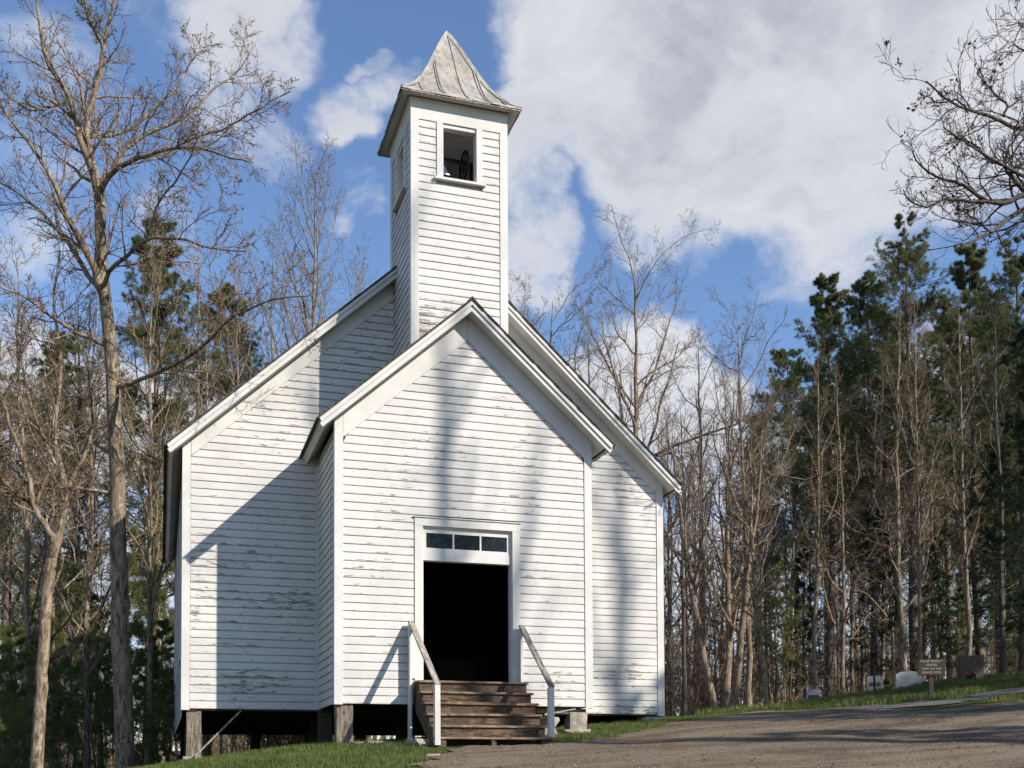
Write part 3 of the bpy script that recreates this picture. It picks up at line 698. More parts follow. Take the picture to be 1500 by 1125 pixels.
# posts under the corners and under the floor
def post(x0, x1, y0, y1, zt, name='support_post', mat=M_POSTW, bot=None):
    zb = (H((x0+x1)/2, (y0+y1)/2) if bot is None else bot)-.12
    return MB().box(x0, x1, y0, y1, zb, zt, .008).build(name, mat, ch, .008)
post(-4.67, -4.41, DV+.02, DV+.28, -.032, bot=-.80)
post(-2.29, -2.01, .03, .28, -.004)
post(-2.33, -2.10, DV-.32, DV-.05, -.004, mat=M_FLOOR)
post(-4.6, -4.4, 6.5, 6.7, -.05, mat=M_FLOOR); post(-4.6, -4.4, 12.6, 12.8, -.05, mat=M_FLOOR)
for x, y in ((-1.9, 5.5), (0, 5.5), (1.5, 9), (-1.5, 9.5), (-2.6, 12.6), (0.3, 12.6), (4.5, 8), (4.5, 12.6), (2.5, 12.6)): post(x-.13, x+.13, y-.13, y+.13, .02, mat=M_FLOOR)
MB().beam((-3.72, DV+.03, -.03), (-4.52, DV-.05, -.86), .03, .09, (0, 1, 0)).build('diagonal_brace', M_RAIL, ch, .003)
MB().box(1.30, 2.25, .10, .13, -.10, -.03).build('skirt_board', M_POSTW, ch)

# ------------------------------------------------------------------ stones
def stone(name, x, y, z0, sx, sy, sz, label, seed, rot=0.0, mat=M_STONE, group=None):
    import bmesh
    r = np.random.default_rng(seed); bm = bmesh.new()
    for i in range(34):
        c = r.uniform(-.5, .5, 3); ax = r.integers(3); c[ax] = .5*np.sign(c[ax])*r.uniform(.88, 1.0)
        o2 = (ax+1) % 3
        if r.uniform() < .6: c[o2] = .5*np.sign(c[o2])*r.uniform(.82, .98)
        bm.verts.new((c[0]*sx, c[1]*sy, c[2]*sz))
    res = bmesh.ops.convex_hull(bm, input=bm.verts)
    bmesh.ops.delete(bm, geom=[v for v in bm.verts if not v.link_faces], context='VERTS')
    bmesh.ops.bevel(bm, geom=list(bm.edges), offset=min(sx, sy, sz)*.05, segments=1, affect='EDGES', clamp_overlap=True)
    me = bpy.data.meshes.new(name); bm.to_mesh(me); bm.free()
    o = link(name, me, mat); o.location = (x, y, z0+sz/2); o.rotation_euler.z = rot
    tag(o, label, 'stone', group); return o
stone('footing_stone', -4.53, 2.24, -1.06, .42, .36, .20, 'squarish pale stone under the left corner post of the church', 1)
stone('flat_stone', -2.0, -.02, -.77, .40, .26, .13, 'flat grey stone at the foot of the left entry post', 2)
stone('flat_stone', -1.55, -.10, -.76, .62, .28, .13, 'low flat stone lying right of the left entry post', 3, .1)
stone('boulder', -.98, -1.05, -.90, .62, .42, .28, 'rounded boulder in the grass left of the wooden steps', 4, .2)
stone('footing_stone', 2.10, .22, -.42, .38, .40, .33, 'cracked squared pale stone under the right corner of the entry', 5)
stone('flat_stone', 2.02, .10, -.55, .50, .42, .15, 'flat slab under the squared footing stone right of the steps', 6)
stone('field_stone', 1.50, -.02, -.40, .28, .28, .22, 'rounded tan stone just right of the steps, upper of two', 7, .4)
stone('field_stone', 1.42, -.12, -.58, .40, .32, .20, 'rounded tan stone just right of the steps, lower of two', 8)
stone('flat_stone', 4.50, DV+.10, -.21, .46, .42, .16, 'flat grey stone under the right front corner of the church', 9)
stone('flat_stone', 1.60, -2.05, H(1.6, -2.05)-.03, .10, .08, .05, 'small pale pebble at the edge of the grass right of the steps', 10)
stone('field_stone', -1.35, -2.9, H(-1.35, -2.9)-.02, .24, .14, .06, 'small flat stone on the gravel left of the steps', 12)
MB_ = MB().prism([(1.42, .02, -.16), (2.02, .02, -.045), (2.02, .02, -.02), (1.42, .02, -.13)], (0, .22, 0)).build('loose_plank', M_RAIL)
tag(MB_, 'loose weathered plank resting above the stones right of the steps', 'plank')

# ------------------------------------------------------------------ steps
st = empty('wooden_steps', (0, -1.0, -.74)); st.location = (0, 0, 0)
tag(st, 'weathered brown wooden steps with two handrails leading to the dark doorway', 'steps')
RI, RU = .198, .238; YT = -.46; ZT = .385; NX0, NX1 = -1.0, .96
for k in range(6):
    yk = YT-k*RU; zk = ZT-k*RI
    back = yk+RU+.02 if k else -.036
    MB().box(NX0-.01*(k % 2), NX1+.01*(k % 3), yk-.006, back, zk-.038, zk, .003).build('tread', M_TREAD, st, .004)
    if k < 5: MB().box(NX0+.03, NX1-.03, yk+.034, yk+.055, zk-RI+.001, zk-.037, .001).build('riser', M_STEP, st, .003)
for x in (NX0+.02, NX1-.07, -.02):
    zb = -.82 if x < .5 else -.80
    pts = [(x, YT+.05, ZT-.037)]
    for k in range(1, 6): pts += [(x, YT+.05-(k-1)*RU, ZT-k*RI-.037), (x, YT+.05-k*RU, ZT-k*RI-.037)]
    pts += [(x, YT-5*RU+.05, ZT-5*RI-.14), (x, YT-4*RU+.1, ZT-5*RI-.16), (x, -.06, ZT-.45), (x, -.06, ZT-.037)]
    MB().prism(pts, (.05, 0, 0)).build('stringer', M_STEP, st)
for x0, x1 in ((NX0-.005, NX0+.19), (-.06, 0.0), (NX1-.175, NX1+.005)):
    MB().box(x0, x1, YT-5*RU+.02, YT-5*RU+.30, -.86, ZT-5*RI-.038, .004).build('foot_block', M_STEP, st, .005)
for sx, X0 in ((-1, -1.085), (1, .885)):
    X1 = X0+.04 if sx < 0 else X0+.04
    xo = X0 if sx < 0 else X0+.02
    up = MB().box(xo, xo+.045, -.20, -.04, -.66 if sx < 0 else .02, 1.36, .002).build('rail_post', M_TRIM, st, .003)
    if sx < 0: MB().box(xo+.001, xo+.14, -.039, -.0365, .45, 1.30).build('rail_backing', M_TRIM, st)
    xl = -1.005 if sx < 0 else .905
    MB().box(xl, xl+.09, -1.68, -1.58, ZT-5*RI-.0 if sx > 0 else -.74, .21, .002).build('rail_post', M_TRIM, st, .003)
    MB().beam((xo+.045, -.10, 1.415), (xl+.05, -1.66, .215), .10, .04).build('handrail', M_RAIL, st, .005)

# ------------------------------------------------------------------ bell and pew
def lathe(prof, n=24, c=(0, 0, 0)):
    V = []; F = []
    for r, z in prof:
        for i in range(n): V.append((c[0]+r*cos(2*pi*i/n), c[1]+r*sin(2*pi*i/n), c[2]+z))
    for k in range(len(prof)-1):
        for i in range(n): F.append((k*n+i, k*n+(i+1) % n, (k+1)*n+(i+1) % n, (k+1)*n+i))
    return V, F
bt = empty('church_bell', (-.16, TC-.2, 9.72))
tag(bt, 'dark iron bell with its wheel hanging inside the open belfry', 'bell')
V_, F_ = lathe([(.27, .0), (.275, .02), (.235, .07), (.19, .16), (.165, .27), (.15, .33), (.11, .37), (.04, .385), (.0, .386)], 28, (0, 0, .16))
o = link('bell_body', fastmesh('bell_body', np.array(V_), [np.array(F_)], True), M_BRONZE, bt)
mb = MB().box(-.36, .52, -.03, .03, .56, .62); mb.box(-.36, -.32, -.05, .05, -.34, .58); mb.box(.55, .59, -.05, .05, -.34, .6)
mb.build('yoke', M_IRON, bt, .004)
def ring(R0, r, n=36, m=8):
    V = []; F = []
    for i in range(n):
        a = 2*pi*i/n
        for j in range(m):
            b2 = 2*pi*j/m; V.append((.43+r*sin(b2), (R0+r*cos(b2))*cos(a), .52+(R0+r*cos(b2))*sin(a)))
    for i in range(n):
        for j in range(m): F.append((i*m+j, ((i+1) % n)*m+j, ((i+1) % n)*m+(j+1) % m, i*m+(j+1) % m))
    return V, F
V_, F_ = ring(.27, .022); w_ = link('bell_wheel', fastmesh('bell_wheel', np.array(V_), [np.array(F_)], True), M_IRON, bt)
mb = MB()
for i in range(3): a = i*pi/3; mb.beam((.43, -.26*cos(a), .52-.26*sin(a)), (.43, .26*cos(a), .52+.26*sin(a)), .02, .02, (1, 0, 0))
mb.build('spokes', M_IRON, w_)
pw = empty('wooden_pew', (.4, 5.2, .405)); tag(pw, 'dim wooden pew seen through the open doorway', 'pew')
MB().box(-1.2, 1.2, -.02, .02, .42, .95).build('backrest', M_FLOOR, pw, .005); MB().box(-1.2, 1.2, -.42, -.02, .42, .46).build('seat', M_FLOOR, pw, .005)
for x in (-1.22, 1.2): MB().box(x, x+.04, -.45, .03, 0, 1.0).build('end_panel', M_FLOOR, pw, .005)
# side windows of the nave
for sx in (-1, 1):
    for y in (4.4, 7.4, 10.4):
        X = sx*4.7355
        f = MB()
        for y0, y1, z0, z1 in ((y-.55, y-.43, 1.1, 3.5), (y+.43, y+.55, 1.1, 3.5), (y-.55, y+.55, 3.501, 3.62), (y-.6, y+.6, 1.04, 1.099), (y-.43, y+.43, 2.27, 2.32)):
            f.box(min(X, X+sx*.035), max(X, X+sx*.035), y0, y1, z0, z1)
        wf = f.build('window', M_TRIM, ch, .003)
        MB().box(min(X+sx*.024, X+sx*.027), max(X+sx*.024, X+sx*.027), y-.43, y+.43, 1.1, 3.5).build('pane', M_GLASS, wf)

# ------------------------------------------------------------------ graveyard, sign
def gravestone(x, y, w, h, th, rot, label, mat, top='arc', plaque=True, grp=None):
    z = H(x, y)-.05; r = empty('gravestone', (x, y, z)); r.rotation_euler.z = rot
    tag(r, label, 'gravestone', grp)
    n = 14; pts = [(-w/2, -th/2, 0), (w/2, -th/2, 0)]
    for i in range(n+1):
        u = 1-2*i/n
        zt = h + {'arc': .10*w*(1-u*u), 'peak': .14*w*(1-abs(u)), 'serp': .05*w*(1-u*u)+.05*w*(abs(u) < .72), 'flat': 0}[top]
        pts.append((u*w/2, -th/2, zt))
    s_ = MB().prism(pts, (0, th, 0)).build('headstone', mat, r, .008)
    MB().box(-w*.62, w*.62, -th*.9, th*.9, -.1, .12).build('base', mat, r, .01)
    if plaque: MB().box(-w*.36, w*.36, -th/2-.006, -th/2-.002, h*.45, h*.68).build('inscription_panel', M_GRAVED, r)
    return r
gravestone(15.25, 12.75, .46, .42, .16, -.55, 'small pale gravestone with pointed top, leftmost in the graveyard', M_GRAVE, 'peak')
gravestone(15.95, 10.45, .48, .52, .16, -.55, 'grey round-topped gravestone behind the thin black post', M_GRAVE, 'arc')
gravestone(16.25, 9.25, .72, .50, .26, -.50, 'wide pale gravestone left of the brown sign', M_GRAVE2, 'serp', False)
gravestone(17.4, 7.9, .66, .82, .24, -.42, 'tall brown gravestone with bright flowers at its foot', M_GRAVED, 'flat', False)
fx, fy = 16.95, 7.35; fz = H(fx, fy)
fb = empty('flower_bouquet', (fx, fy, fz)); tag(fb, 'bright orange flower bouquet at the foot of the tall gravestone', 'flowers')
def blob(name, mat, parent, pts, r):
    V = []; F = []
    for (x, y, z) in pts:
        for q in range(9):
            a = random.uniform(0, 6.28); e = random.uniform(-.2, 1.4); d = np.array([cos(a)*cos(e), sin(a)*cos(e), sin(e)])
            s = np.cross(d, (0.3, .2, 1)); s /= np.linalg.norm(s)
            b = len(V); c = np.array([x, y, z]); V += [c, c+d*r*.6+s*r*.35, c+d*r, c+d*r*.6-s*r*.35]; F.append((b, b+1, b+2, b+3))
    return link(name, fastmesh(name, np.array(V), [np.array(F)]), mat, parent)
blob('petals', M_ORANGE, fb, [(random.uniform(-.13, .13), random.uniform(-.1, .1), .24+random.uniform(0, .10)) for _ in range(11)], .055)
blob('leaves', M_GREENST, fb, [(random.uniform(-.12, .12), random.uniform(-.1, .1), .10+random.uniform(0, .1)) for _ in range(10)], .09)
blob('ribbon', M_TEAL, fb, [(.02+random.uniform(-.05, .05), -.08, .12) for _ in range(5)], .08)
for i, (x, y) in enumerate(((-.02, 0), (.03, .02), (0, -.03))): MB().box(x-.006, x+.006, y-.006, y+.006, -.02, .26).build('stem', M_GREENST, fb)

sx_, sy_ = 11.94, 2.84; sz_ = H(sx_, sy_)
sg = empty('sign', (sx_, sy_, sz_)); sg.rotation_euler.z = -.30
tag(sg, 'small brown wooden sign with cream lettering on a single post', 'sign')
MB().box(-.055, .055, -.03, .03, -.2, .56, .004).build('post', M_SIGN, sg, .006)
bd = MB().box(-.32, .32, -.055, -.03, .56, .95).build('board', M_SIGN, sg, .006)
for i, line in enumerate(('PLEASE RESPECT', 'GRAVES', 'STAY ON THE', 'GRAVEL PATH')):
    c = bpy.data.curves.new('lettering', 'FONT'); c.body = line; c.align_x = 'CENTER'; c.size = .068; c.extrude = .001
    t = bpy.data.objects.new('tmp', c); col.objects.link(t)
    me = bpy.data.meshes.new_from_object(t.evaluated_get(bpy.context.evaluated_depsgraph_get()))
    bpy.data.objects.remove(t)
    for v in me.vertices: v.co = Vector((v.co.x*1.05, -.0575-v.co.z, v.co.y+.875-i*.087))
    o = link('lettering', me, M_LETTER, bd)
bp = empty('thin_post', (14.3, 8.2, H(14.3, 8.2))); tag(bp, 'thin black metal post standing in the graveyard grass', 'post')
MB().box(-.022, .022, -.022, .022, -.1, .98).build('rod', M_BLACKP, bp); MB().box(-.05, .05, -.05, .05, -.02, .05).build('foot', M_BLACKP, bp)

HERO = {'A':{'trunk':([[-5.69,4.85,-2.08],[-5.74,4.83,-1.05],[-5.83,4.8,0.65],[-5.94,4.74,3.38],[-5.99,4.68,5.43],[-6.1,4.64,7.48],[-6.24,4.66,8.37],[-6.31,4.66,8.85],[-6.32,4.64,9.66],[-6.33,4.62,10.35],[-6.35,4.62,10.55]],0.205,0.105),'limbs':[([[-6.32,4.62,10.05],[-6.33,4.48,10.42],[-6.45,4.38,10.78],[-6.6,4.28,11.15],[-6.69,4.16,11.5],[-6.94,4.09,12.12],[-7.34,4.07,12.68],[-7.46,3.95,13.38],[-7.52,3.82,13.82]],0.088),([[-6.32,4.62,10.05],[-6.33,4.68,10.52],[-6.48,4.77,11.1],[-6.6,4.85,11.85],[-6.44,4.83,12.61],[-6.32,4.84,13.25],[-6.19,4.84,13.9],[-6.07,4.84,14.61],[-5.99,4.87,15.1]],0.096),([[-6.29,4.81,13.47],[-6.46,4.57,13.84],[-6.63,4.34,14.04],[-6.66,4.06,14.28]],0.048),([[-6.96,4.34,11.99],[-7.14,4.12,11.77],[-7.51,3.95,11.6],[-7.88,3.78,11.7],[-8.18,3.58,11.79]],0.04),([[-6.33,4.62,10.32],[-6.24,4.38,10.49],[-6.11,4.14,10.63],[-5.72,3.82,10.74],[-5.32,3.49,10.76],[-4.92,3.16,10.79],[-4.33,2.78,10.71],[-3.75,2.41,10.39],[-3.37,2.1,10.24]],0.06),([[-6.33,4.62,10.37],[-6.24,4.84,10.78],[-6.13,5.04,11.31],[-5.82,5.19,11.9],[-5.34,5.28,12.35],[-4.57,5.28,12.81],[-4.07,5.35,13.6],[-3.44,5.39,14.23],[-3.26,5.58,14.81]],0.056),([[-5.12,3.37,10.74],[-4.62,3.1,11.1],[-4.03,2.8,11.3],[-3.39,2.48,11.6],[-2.86,2.19,11.85]],0.028),([[-6.54,4.85,11.69],[-6.39,5.02,11.81],[-6.14,5.16,11.91],[-5.71,5.25,12.18],[-5.12,5.26,12.88],[-4.69,5.32,13.58],[-4.46,5.45,14.42]],0.04),([[-6.25,4.66,8.35],[-6.31,4.45,8.59],[-6.53,4.28,9.03],[-6.88,4.14,9.62],[-7.16,3.98,10.3],[-7.49,3.85,10.81],[-8.06,3.78,11.41],[-8.32,3.64,11.58]],0.08),([[-6.29,4.67,8.46],[-6.52,4.99,8.85],[-6.97,5.37,9.75],[-7.37,5.74,10.38],[-7.94,6.16,10.96],[-8.41,6.56,11.33],[-8.78,6.93,11.58]],0.06),([[-6.27,4.66,8.52],[-6.18,4.33,8.61],[-5.97,3.96,8.74],[-5.51,3.5,9.03],[-5.26,3.12,9.02],[-4.67,2.64,8.85],[-4.15,2.18,8.56],[-3.69,1.74,8.42]],0.048),([[-5.43,3.32,9.01],[-5.26,2.94,9.53],[-4.92,2.5,9.78],[-4.64,2.09,10.02],[-4.56,1.74,10.2]],0.024),([[-6.21,4.68,7.4],[-7.0,4.4,7.55],[-7.6,4.06,7.85],[-8.25,3.74,8.01]],0.048),([[-6.03,4.65,6.56],[-5.44,3.85,6.52],[-4.88,3.06,6.6],[-4.38,2.28,6.75],[-4.0,1.53,7.03],[-3.45,0.75,7.09],[-2.8,-0.07,6.98]],0.048),([[-6.09,4.75,4.45],[-6.81,4.28,4.37],[-7.54,3.82,4.32],[-8.22,3.35,3.95]],0.036),([[-6.11,4.73,5.24],[-6.57,5.55,5.8],[-7.51,6.54,6.33],[-8.67,7.6,6.46]],0.032),([[-5.95,4.64,6.21],[-5.71,5.28,5.7],[-5.19,5.82,5.53],[-4.55,6.32,5.62]],0.024)]},'B':{'trunk':([[-7.4,4.34,-2.03],[-7.34,4.29,-0.86],[-7.27,4.2,0.85],[-7.17,4.11,2.53],[-7.06,4.05,3.31]],0.125,0.095),'limbs':[([[-7.11,4.08,2.94],[-7.06,3.84,3.32],[-7.41,3.72,3.85],[-7.67,3.56,4.86],[-7.88,3.39,5.45],[-8.08,3.22,6.35]],0.079),([[-7.12,4.08,2.94],[-7.04,4.17,3.39],[-6.88,4.23,3.92],[-6.85,4.33,4.46],[-7.08,4.53,4.84],[-7.13,4.64,5.83],[-7.02,4.69,7.0],[-7.2,4.84,8.27],[-7.1,4.9,9.38]],0.086),([[-6.88,4.27,4.28],[-6.59,4.6,5.08],[-6.41,4.95,5.99],[-6.53,5.39,7.3],[-6.35,5.74,8.47]],0.043),([[-7.43,3.94,3.9],[-7.79,3.36,3.99],[-8.15,2.79,4.29]],0.036),([[-7.06,4.31,4.79],[-7.39,4.57,5.52],[-7.67,4.79,6.61],[-7.69,4.93,7.89]],0.036)]},'C':{'trunk':([[14.51,-1.91,-1.21],[14.37,-1.95,1.22],[14.22,-2.02,4.59],[14.13,-2.11,7.96],[14.05,-2.16,9.99],[14.11,-2.25,12.01],[14.22,-2.36,14.04],[14.14,-2.43,16.74]],0.34,0.14),'limbs':[([[14.15,-2.14,8.37],[12.62,-2.03,9.43],[10.95,-1.85,9.72],[10.36,-2.0,9.46],[9.8,-2.16,9.07],[9.31,-2.33,8.64],[8.82,-2.52,8.45],[8.3,-2.69,8.19]],0.111),([[12.3,-2.33,9.1],[11.14,-2.2,9.65],[10.24,-2.14,9.88],[9.9,-2.25,9.84],[9.62,-2.38,9.82],[9.38,-2.52,9.81],[8.86,-2.57,9.83],[8.54,-2.69,9.89],[8.19,-2.8,9.9],[7.85,-2.91,9.93]],0.058),([[14.09,-2.19,10.53],[12.14,-1.89,11.18],[10.65,-1.72,11.22],[10.17,-1.87,11.08],[9.82,-2.06,11.06],[9.27,-2.19,10.98],[8.81,-2.34,10.81],[8.28,-2.47,10.85],[7.92,-2.66,10.83],[7.64,-2.88,10.8],[7.39,-3.1,10.68]],0.065),([[10.35,-2.47,9.32],[10.05,-2.33,9.48],[9.9,-2.25,9.82],[9.81,-2.17,10.03],[9.97,-2.19,10.41],[10.19,-2.22,10.67],[10.39,-2.24,10.97]],0.046),([[10.05,-2.38,9.45],[9.56,-2.37,9.2],[9.12,-2.38,9.17],[8.85,-2.45,9.27],[8.62,-2.53,9.39],[8.1,-2.52,9.38],[7.8,-2.58,9.48],[7.58,-2.66,9.52],[7.4,-2.76,9.59]],0.052),([[9.12,-2.38,9.17],[8.8,-2.38,9.17],[8.35,-2.34,9.2],[8.12,-2.36,9.09],[7.85,-2.37,9.02],[7.62,-2.4,9.1],[7.45,-2.46,9.2]],0.033),([[9.41,-2.5,9.83],[9.16,-2.35,10.14],[8.92,-2.21,10.4],[8.71,-2.07,10.49],[8.63,-1.97,10.62]],0.023),([[9.44,-2.54,10.72],[9.59,-2.44,11.07],[9.48,-2.27,11.34],[9.41,-2.11,11.74],[9.43,-1.97,12.02]],0.026),([[8.41,-2.81,10.44],[8.13,-2.84,10.61],[7.73,-2.82,10.54],[7.46,-2.85,10.54],[7.32,-2.92,10.45]],0.017),([[9.79,-2.31,9.86],[10.45,-2.16,10.37],[10.89,-1.94,10.94]],0.039),([[9.25,-2.4,8.6],[8.97,-2.17,8.93],[8.9,-2.0,9.14],[8.87,-1.85,9.31]],0.023),([[14.16,-2.3,12.96],[11.99,-2.09,12.93],[10.55,-2.1,12.53],[10.04,-2.42,12.36],[9.56,-2.75,12.14],[9.16,-3.09,11.79]],0.039),([[14.12,-2.31,13.5],[12.29,-2.14,13.5],[10.59,-2.02,13.21],[10.17,-2.29,12.79],[9.77,-2.58,12.47],[9.49,-2.91,12.31]],0.026)]}}

# ------------------------------------------------------------------ trees
def nrm(v): return v/np.maximum(np.linalg.norm(v, axis=-1, keepdims=True), 1e-9)
def tubes(P, R, sides):
    """P (N,K,3), R (N,K) -> verts, quads"""
    N, K, _ = P.shape
    T = nrm(np.gradient(P, axis=1)) if K > 2 else nrm(np.repeat(P[:, 1:]-P[:, :1], 2, 1))
    ch_ = nrm(P[:, -1]-P[:, 0]); ref = np.cross(ch_, rng.normal(size=(N, 3))); ref = nrm(ref)[:, None]
    U = nrm(np.cross(T, ref)); Wv = np.cross(T, U)
    a = np.arange(sides)*2*pi/sides
    V = P[:, :, None]+R[:, :, None, None]*(np.cos(a)[None, None, :, None]*U[:, :, None]+np.sin(a)[None, None, :, None]*Wv[:, :, None])
    i = np.arange(N)[:, None, None]*K*sides+np.arange(K-1)[None, :, None]*sides; j = np.arange(sides)[None, None]; j2 = (j+1) % sides
    F = np.stack([i+j, i+j2, i+sides+j2, i+sides+j], -1).reshape(-1, 4)
    return V.reshape(-1, 3), F
def merge(parts):
    V = []; F = []; b = 0
    for v, f in parts:
        V.append(v); F.append(f+b); b += len(v)
    return np.concatenate(V), F
def grow(P, R, nc, t0, t1, ang, lenf, K, rr, wander, up, len_abs=None, lenprof=None, droop=0.0, skew=1.0):
    """children of every polyline"""
    N, Kp, _ = P.shape
    t = (t0+(t1-t0)*((np.arange(nc)+rng.uniform(0, 1, (N, nc)))/nc)**skew)
    f = t*(Kp-1); i = np.minimum(f.astype(int), Kp-2); w = (f-i)[..., None]
    n_ = np.arange(N)[:, None]
    A = P[n_, i]*(1-w)+P[n_, i+1]*w; T = nrm(P[n_, i+1]-P[n_, i]); rad = R[n_, i]*(1-w[..., 0])+R[n_, i+1]*w[..., 0]
    L = np.linalg.norm(np.diff(P, axis=1), axis=2).sum(1)[:, None]
    az = (np.arange(nc)*2.4)[None]+rng.uniform(0, 6.3, (N, 1))+rng.normal(0, .5, (N, nc))
    ref = nrm(np.cross(T, np.array([.31, .17, .93]))); r2 = np.cross(T, ref)
    an = ang*(1+rng.normal(0, .18, (N, nc)))
    d = T*np.cos(an)[..., None]+(ref*np.cos(az)[..., None]+r2*np.sin(az)[..., None])*np.sin(an)[..., None]
    prof = (1-.55*t) if lenprof is None else lenprof(t)
    ln = (L*lenf if len_abs is None else len_abs)*prof*rng.uniform(.65, 1.2, (N, nc))
    A = A.reshape(-1, 3); d = nrm(d.reshape(-1, 3)); ln = ln.reshape(-1); rad = rad.reshape(-1); M_ = len(A)
    Q = np.zeros((M_, K, 3)); Q[:, 0] = A; cur = d
    for k in range(1, K):
        cur = nrm(cur+rng.normal(0, wander, (M_, 3))+np.array([0, 0, 1])*(up-droop*k/K))
        Q[:, k] = Q[:, k-1]+cur*(ln/(K-1))[:, None]
    r0 = np.minimum(rad*rr, ln*.035+.003)
    taper = np.linspace(1, .28, K)[None]
    return Q, r0[:, None]*taper
def polyline(pts, K):
    p = np.array(pts, float); s = np.r_[0, np.cumsum(np.linalg.norm(np.diff(p, axis=0), axis=1))]
    u = np.linspace(0, s[-1], K); q = np.stack([np.interp(u, s, p[:, i]) for i in range(3)], -1)
    q[1:-1] = .25*q[:-2]+.5*q[1:-1]+.25*q[2:]; return q
def quads_at(C, size, aspect=.5):
    n = len(C); d = nrm(rng.normal(size=(n, 3))); s = nrm(np.cross(d, rng.normal(size=(n, 3)))); L = size*rng.uniform(.6, 1.3, (n, 1))
    V = np.stack([C, C+d*L*.5+s*L*aspect*.5, C+d*L, C+d*L*.5-s*L*aspect*.5], 1).reshape(-1, 3)
    return V, np.arange(n)[:, None]*4+np.arange(4)
def two_mat(name, parts1, parts2, m1, m2, parent):
    """crown: twigs plus buds or leaves in one part"""
    V, F = merge(parts1+parts2); me = fastmesh(name, V, F, False)
    n1 = sum(len(f) for _, f in parts1); n2 = sum(len(f) for _, f in parts2)
    me.materials.append(m1); me.materials.append(m2)
    me.polygons.foreach_set('material_index', np.r_[np.zeros(n1, np.int32), np.ones(n2, np.int32)])
    o = bpy.data.objects.new(name, me); col.objects.link(o); o.parent = parent; return o

def bare_tree(h=20, r=.22, lean=.03, clear=.35, nl=16, ang=.8, lf=.42, up=.10, wander=.12, bark=None, twig=None, kids=(7, 6, 4), buds=0, twr=.0055, trunk_pts=None, limb_list=None, leaves=0, lpow=.5, stems=1, lw=None):
    bark = bark or M_BARK; twig = twig or M_TWIG
    root = empty('tree')
    thick = []; twigs = []
    if trunk_pts is None:
        TP = []; 
        for s_ in range(stems):
            K = 14; z = np.linspace(-.4, h*(1 if s_ == 0 else random.uniform(.75, .95)), K); dx = np.cumsum(rng.normal(0, lean*h/K, K)); dy = np.cumsum(rng.normal(0, lean*h/K, K)); dx -= dx[0]; dy -= dy[0]
            if stems > 1:
                a = s_*2*pi/stems+.5; sp = np.linspace(0, 1, K)**.8*h*.16; dx = dx+cos(a)*sp+cos(a)*.15; dy = dy+sin(a)*sp+sin(a)*.15
            TP.append(np.stack([dx, dy, z], -1))
        TP = np.array(TP); t = np.linspace(0, 1, K)
        TR = np.repeat((r*((1-t)**.75*.97+.03))[None], stems, 0); TR[:, 0] *= 1.45; TR[:, 1] *= 1.08
    else:
        K = 18; TP = polyline(trunk_pts[0], K)[None]; t = np.linspace(0, 1, K); TR = (trunk_pts[1]+(trunk_pts[2]-trunk_pts[1])*t)[None]
        TP = TP+rng.normal(0, .012, TP.shape)
    thick.append(tubes(TP, TR, 12))
    if limb_list is None:
        L1, R1 = grow(TP, TR, nl, clear, .985, ang, lf, 12, .62, wander, up, lenprof=lambda t: ((1-t)**lpow*.85+.15)*(.55+.45*np.minimum(1, (t-clear)/.15+.3)))
        thick.append(tubes(L1, R1, 6))
        allP, allR = L1, R1
    else:
        Ls = []; Rs = []
        for pts, r0 in limb_list:
            q = polyline(pts, 16); q[1:] += np.cumsum(rng.normal(0, .018, (15, 3)), 0); Ls.append(q); Rs.append(np.linspace(r0, max(.010, r0*.18), 16))
        L1 = np.array(Ls); R1 = np.array(Rs); thick.append(tubes(L1, R1, 8)); allP, allR = L1, R1
    L2, R2 = grow(allP, allR, kids[0] if limb_list is None else 13, .10, .98, .85, .42 if limb_list is None else .36, 8, .5, wander*1.1, up*1.0)
    (thick if limb_list is None else thick).append(tubes(L2, R2, 5))
    L3, R3 = grow(L2, R2, kids[1], .08, .98, .78, .5 if limb_list is None else .6, 6, .5, wander*1.2, up*.9); R3 = np.maximum(R3, twr*.9)
    twigs.append(tubes(L3, R3, 3))
    L4, R4 = grow(L3, R3, kids[2], .15, .98, .7, .55, 4, .6, wander*1.3, up*.8); R4 = np.maximum(R4, twr*.62)
    twigs.append(tubes(L4, R4, 3))
    # short twigs straight off the limbs as well
    L5, R5 = grow(allP, allR, 10, .1, .98, .8, .16, 4, .3, .2, up); R5 = np.maximum(R5, twr*.62)
    twigs.append(tubes(L5, R5, 3))
    ends = np.concatenate([L4[:, -1], L4[:, -2]])
    b2 = []
    if buds: b2.append(quads_at(ends[rng.uniform(0, 1, len(ends)) < buds], .05, .5))
    if leaves:
        c = ends[rng.choice(len(ends), leaves)]; C = np.repeat(c, 7, 0)+rng.normal(0, .035, (leaves*7, 3))*np.array([1, 1, 1.6]); b2.append(quads_at(C, .085, .5))
    V, F = merge(thick); link('trunk', fastmesh('trunk', V, F, True), bark, root)
    if b2: two_mat('crown', twigs, b2, twig, M_DRY if leaves and not buds else M_BUD, root)
    else:
        V, F = merge(twigs); link('crown', fastmesh('crown', V, F, True), twig, root)
    return root

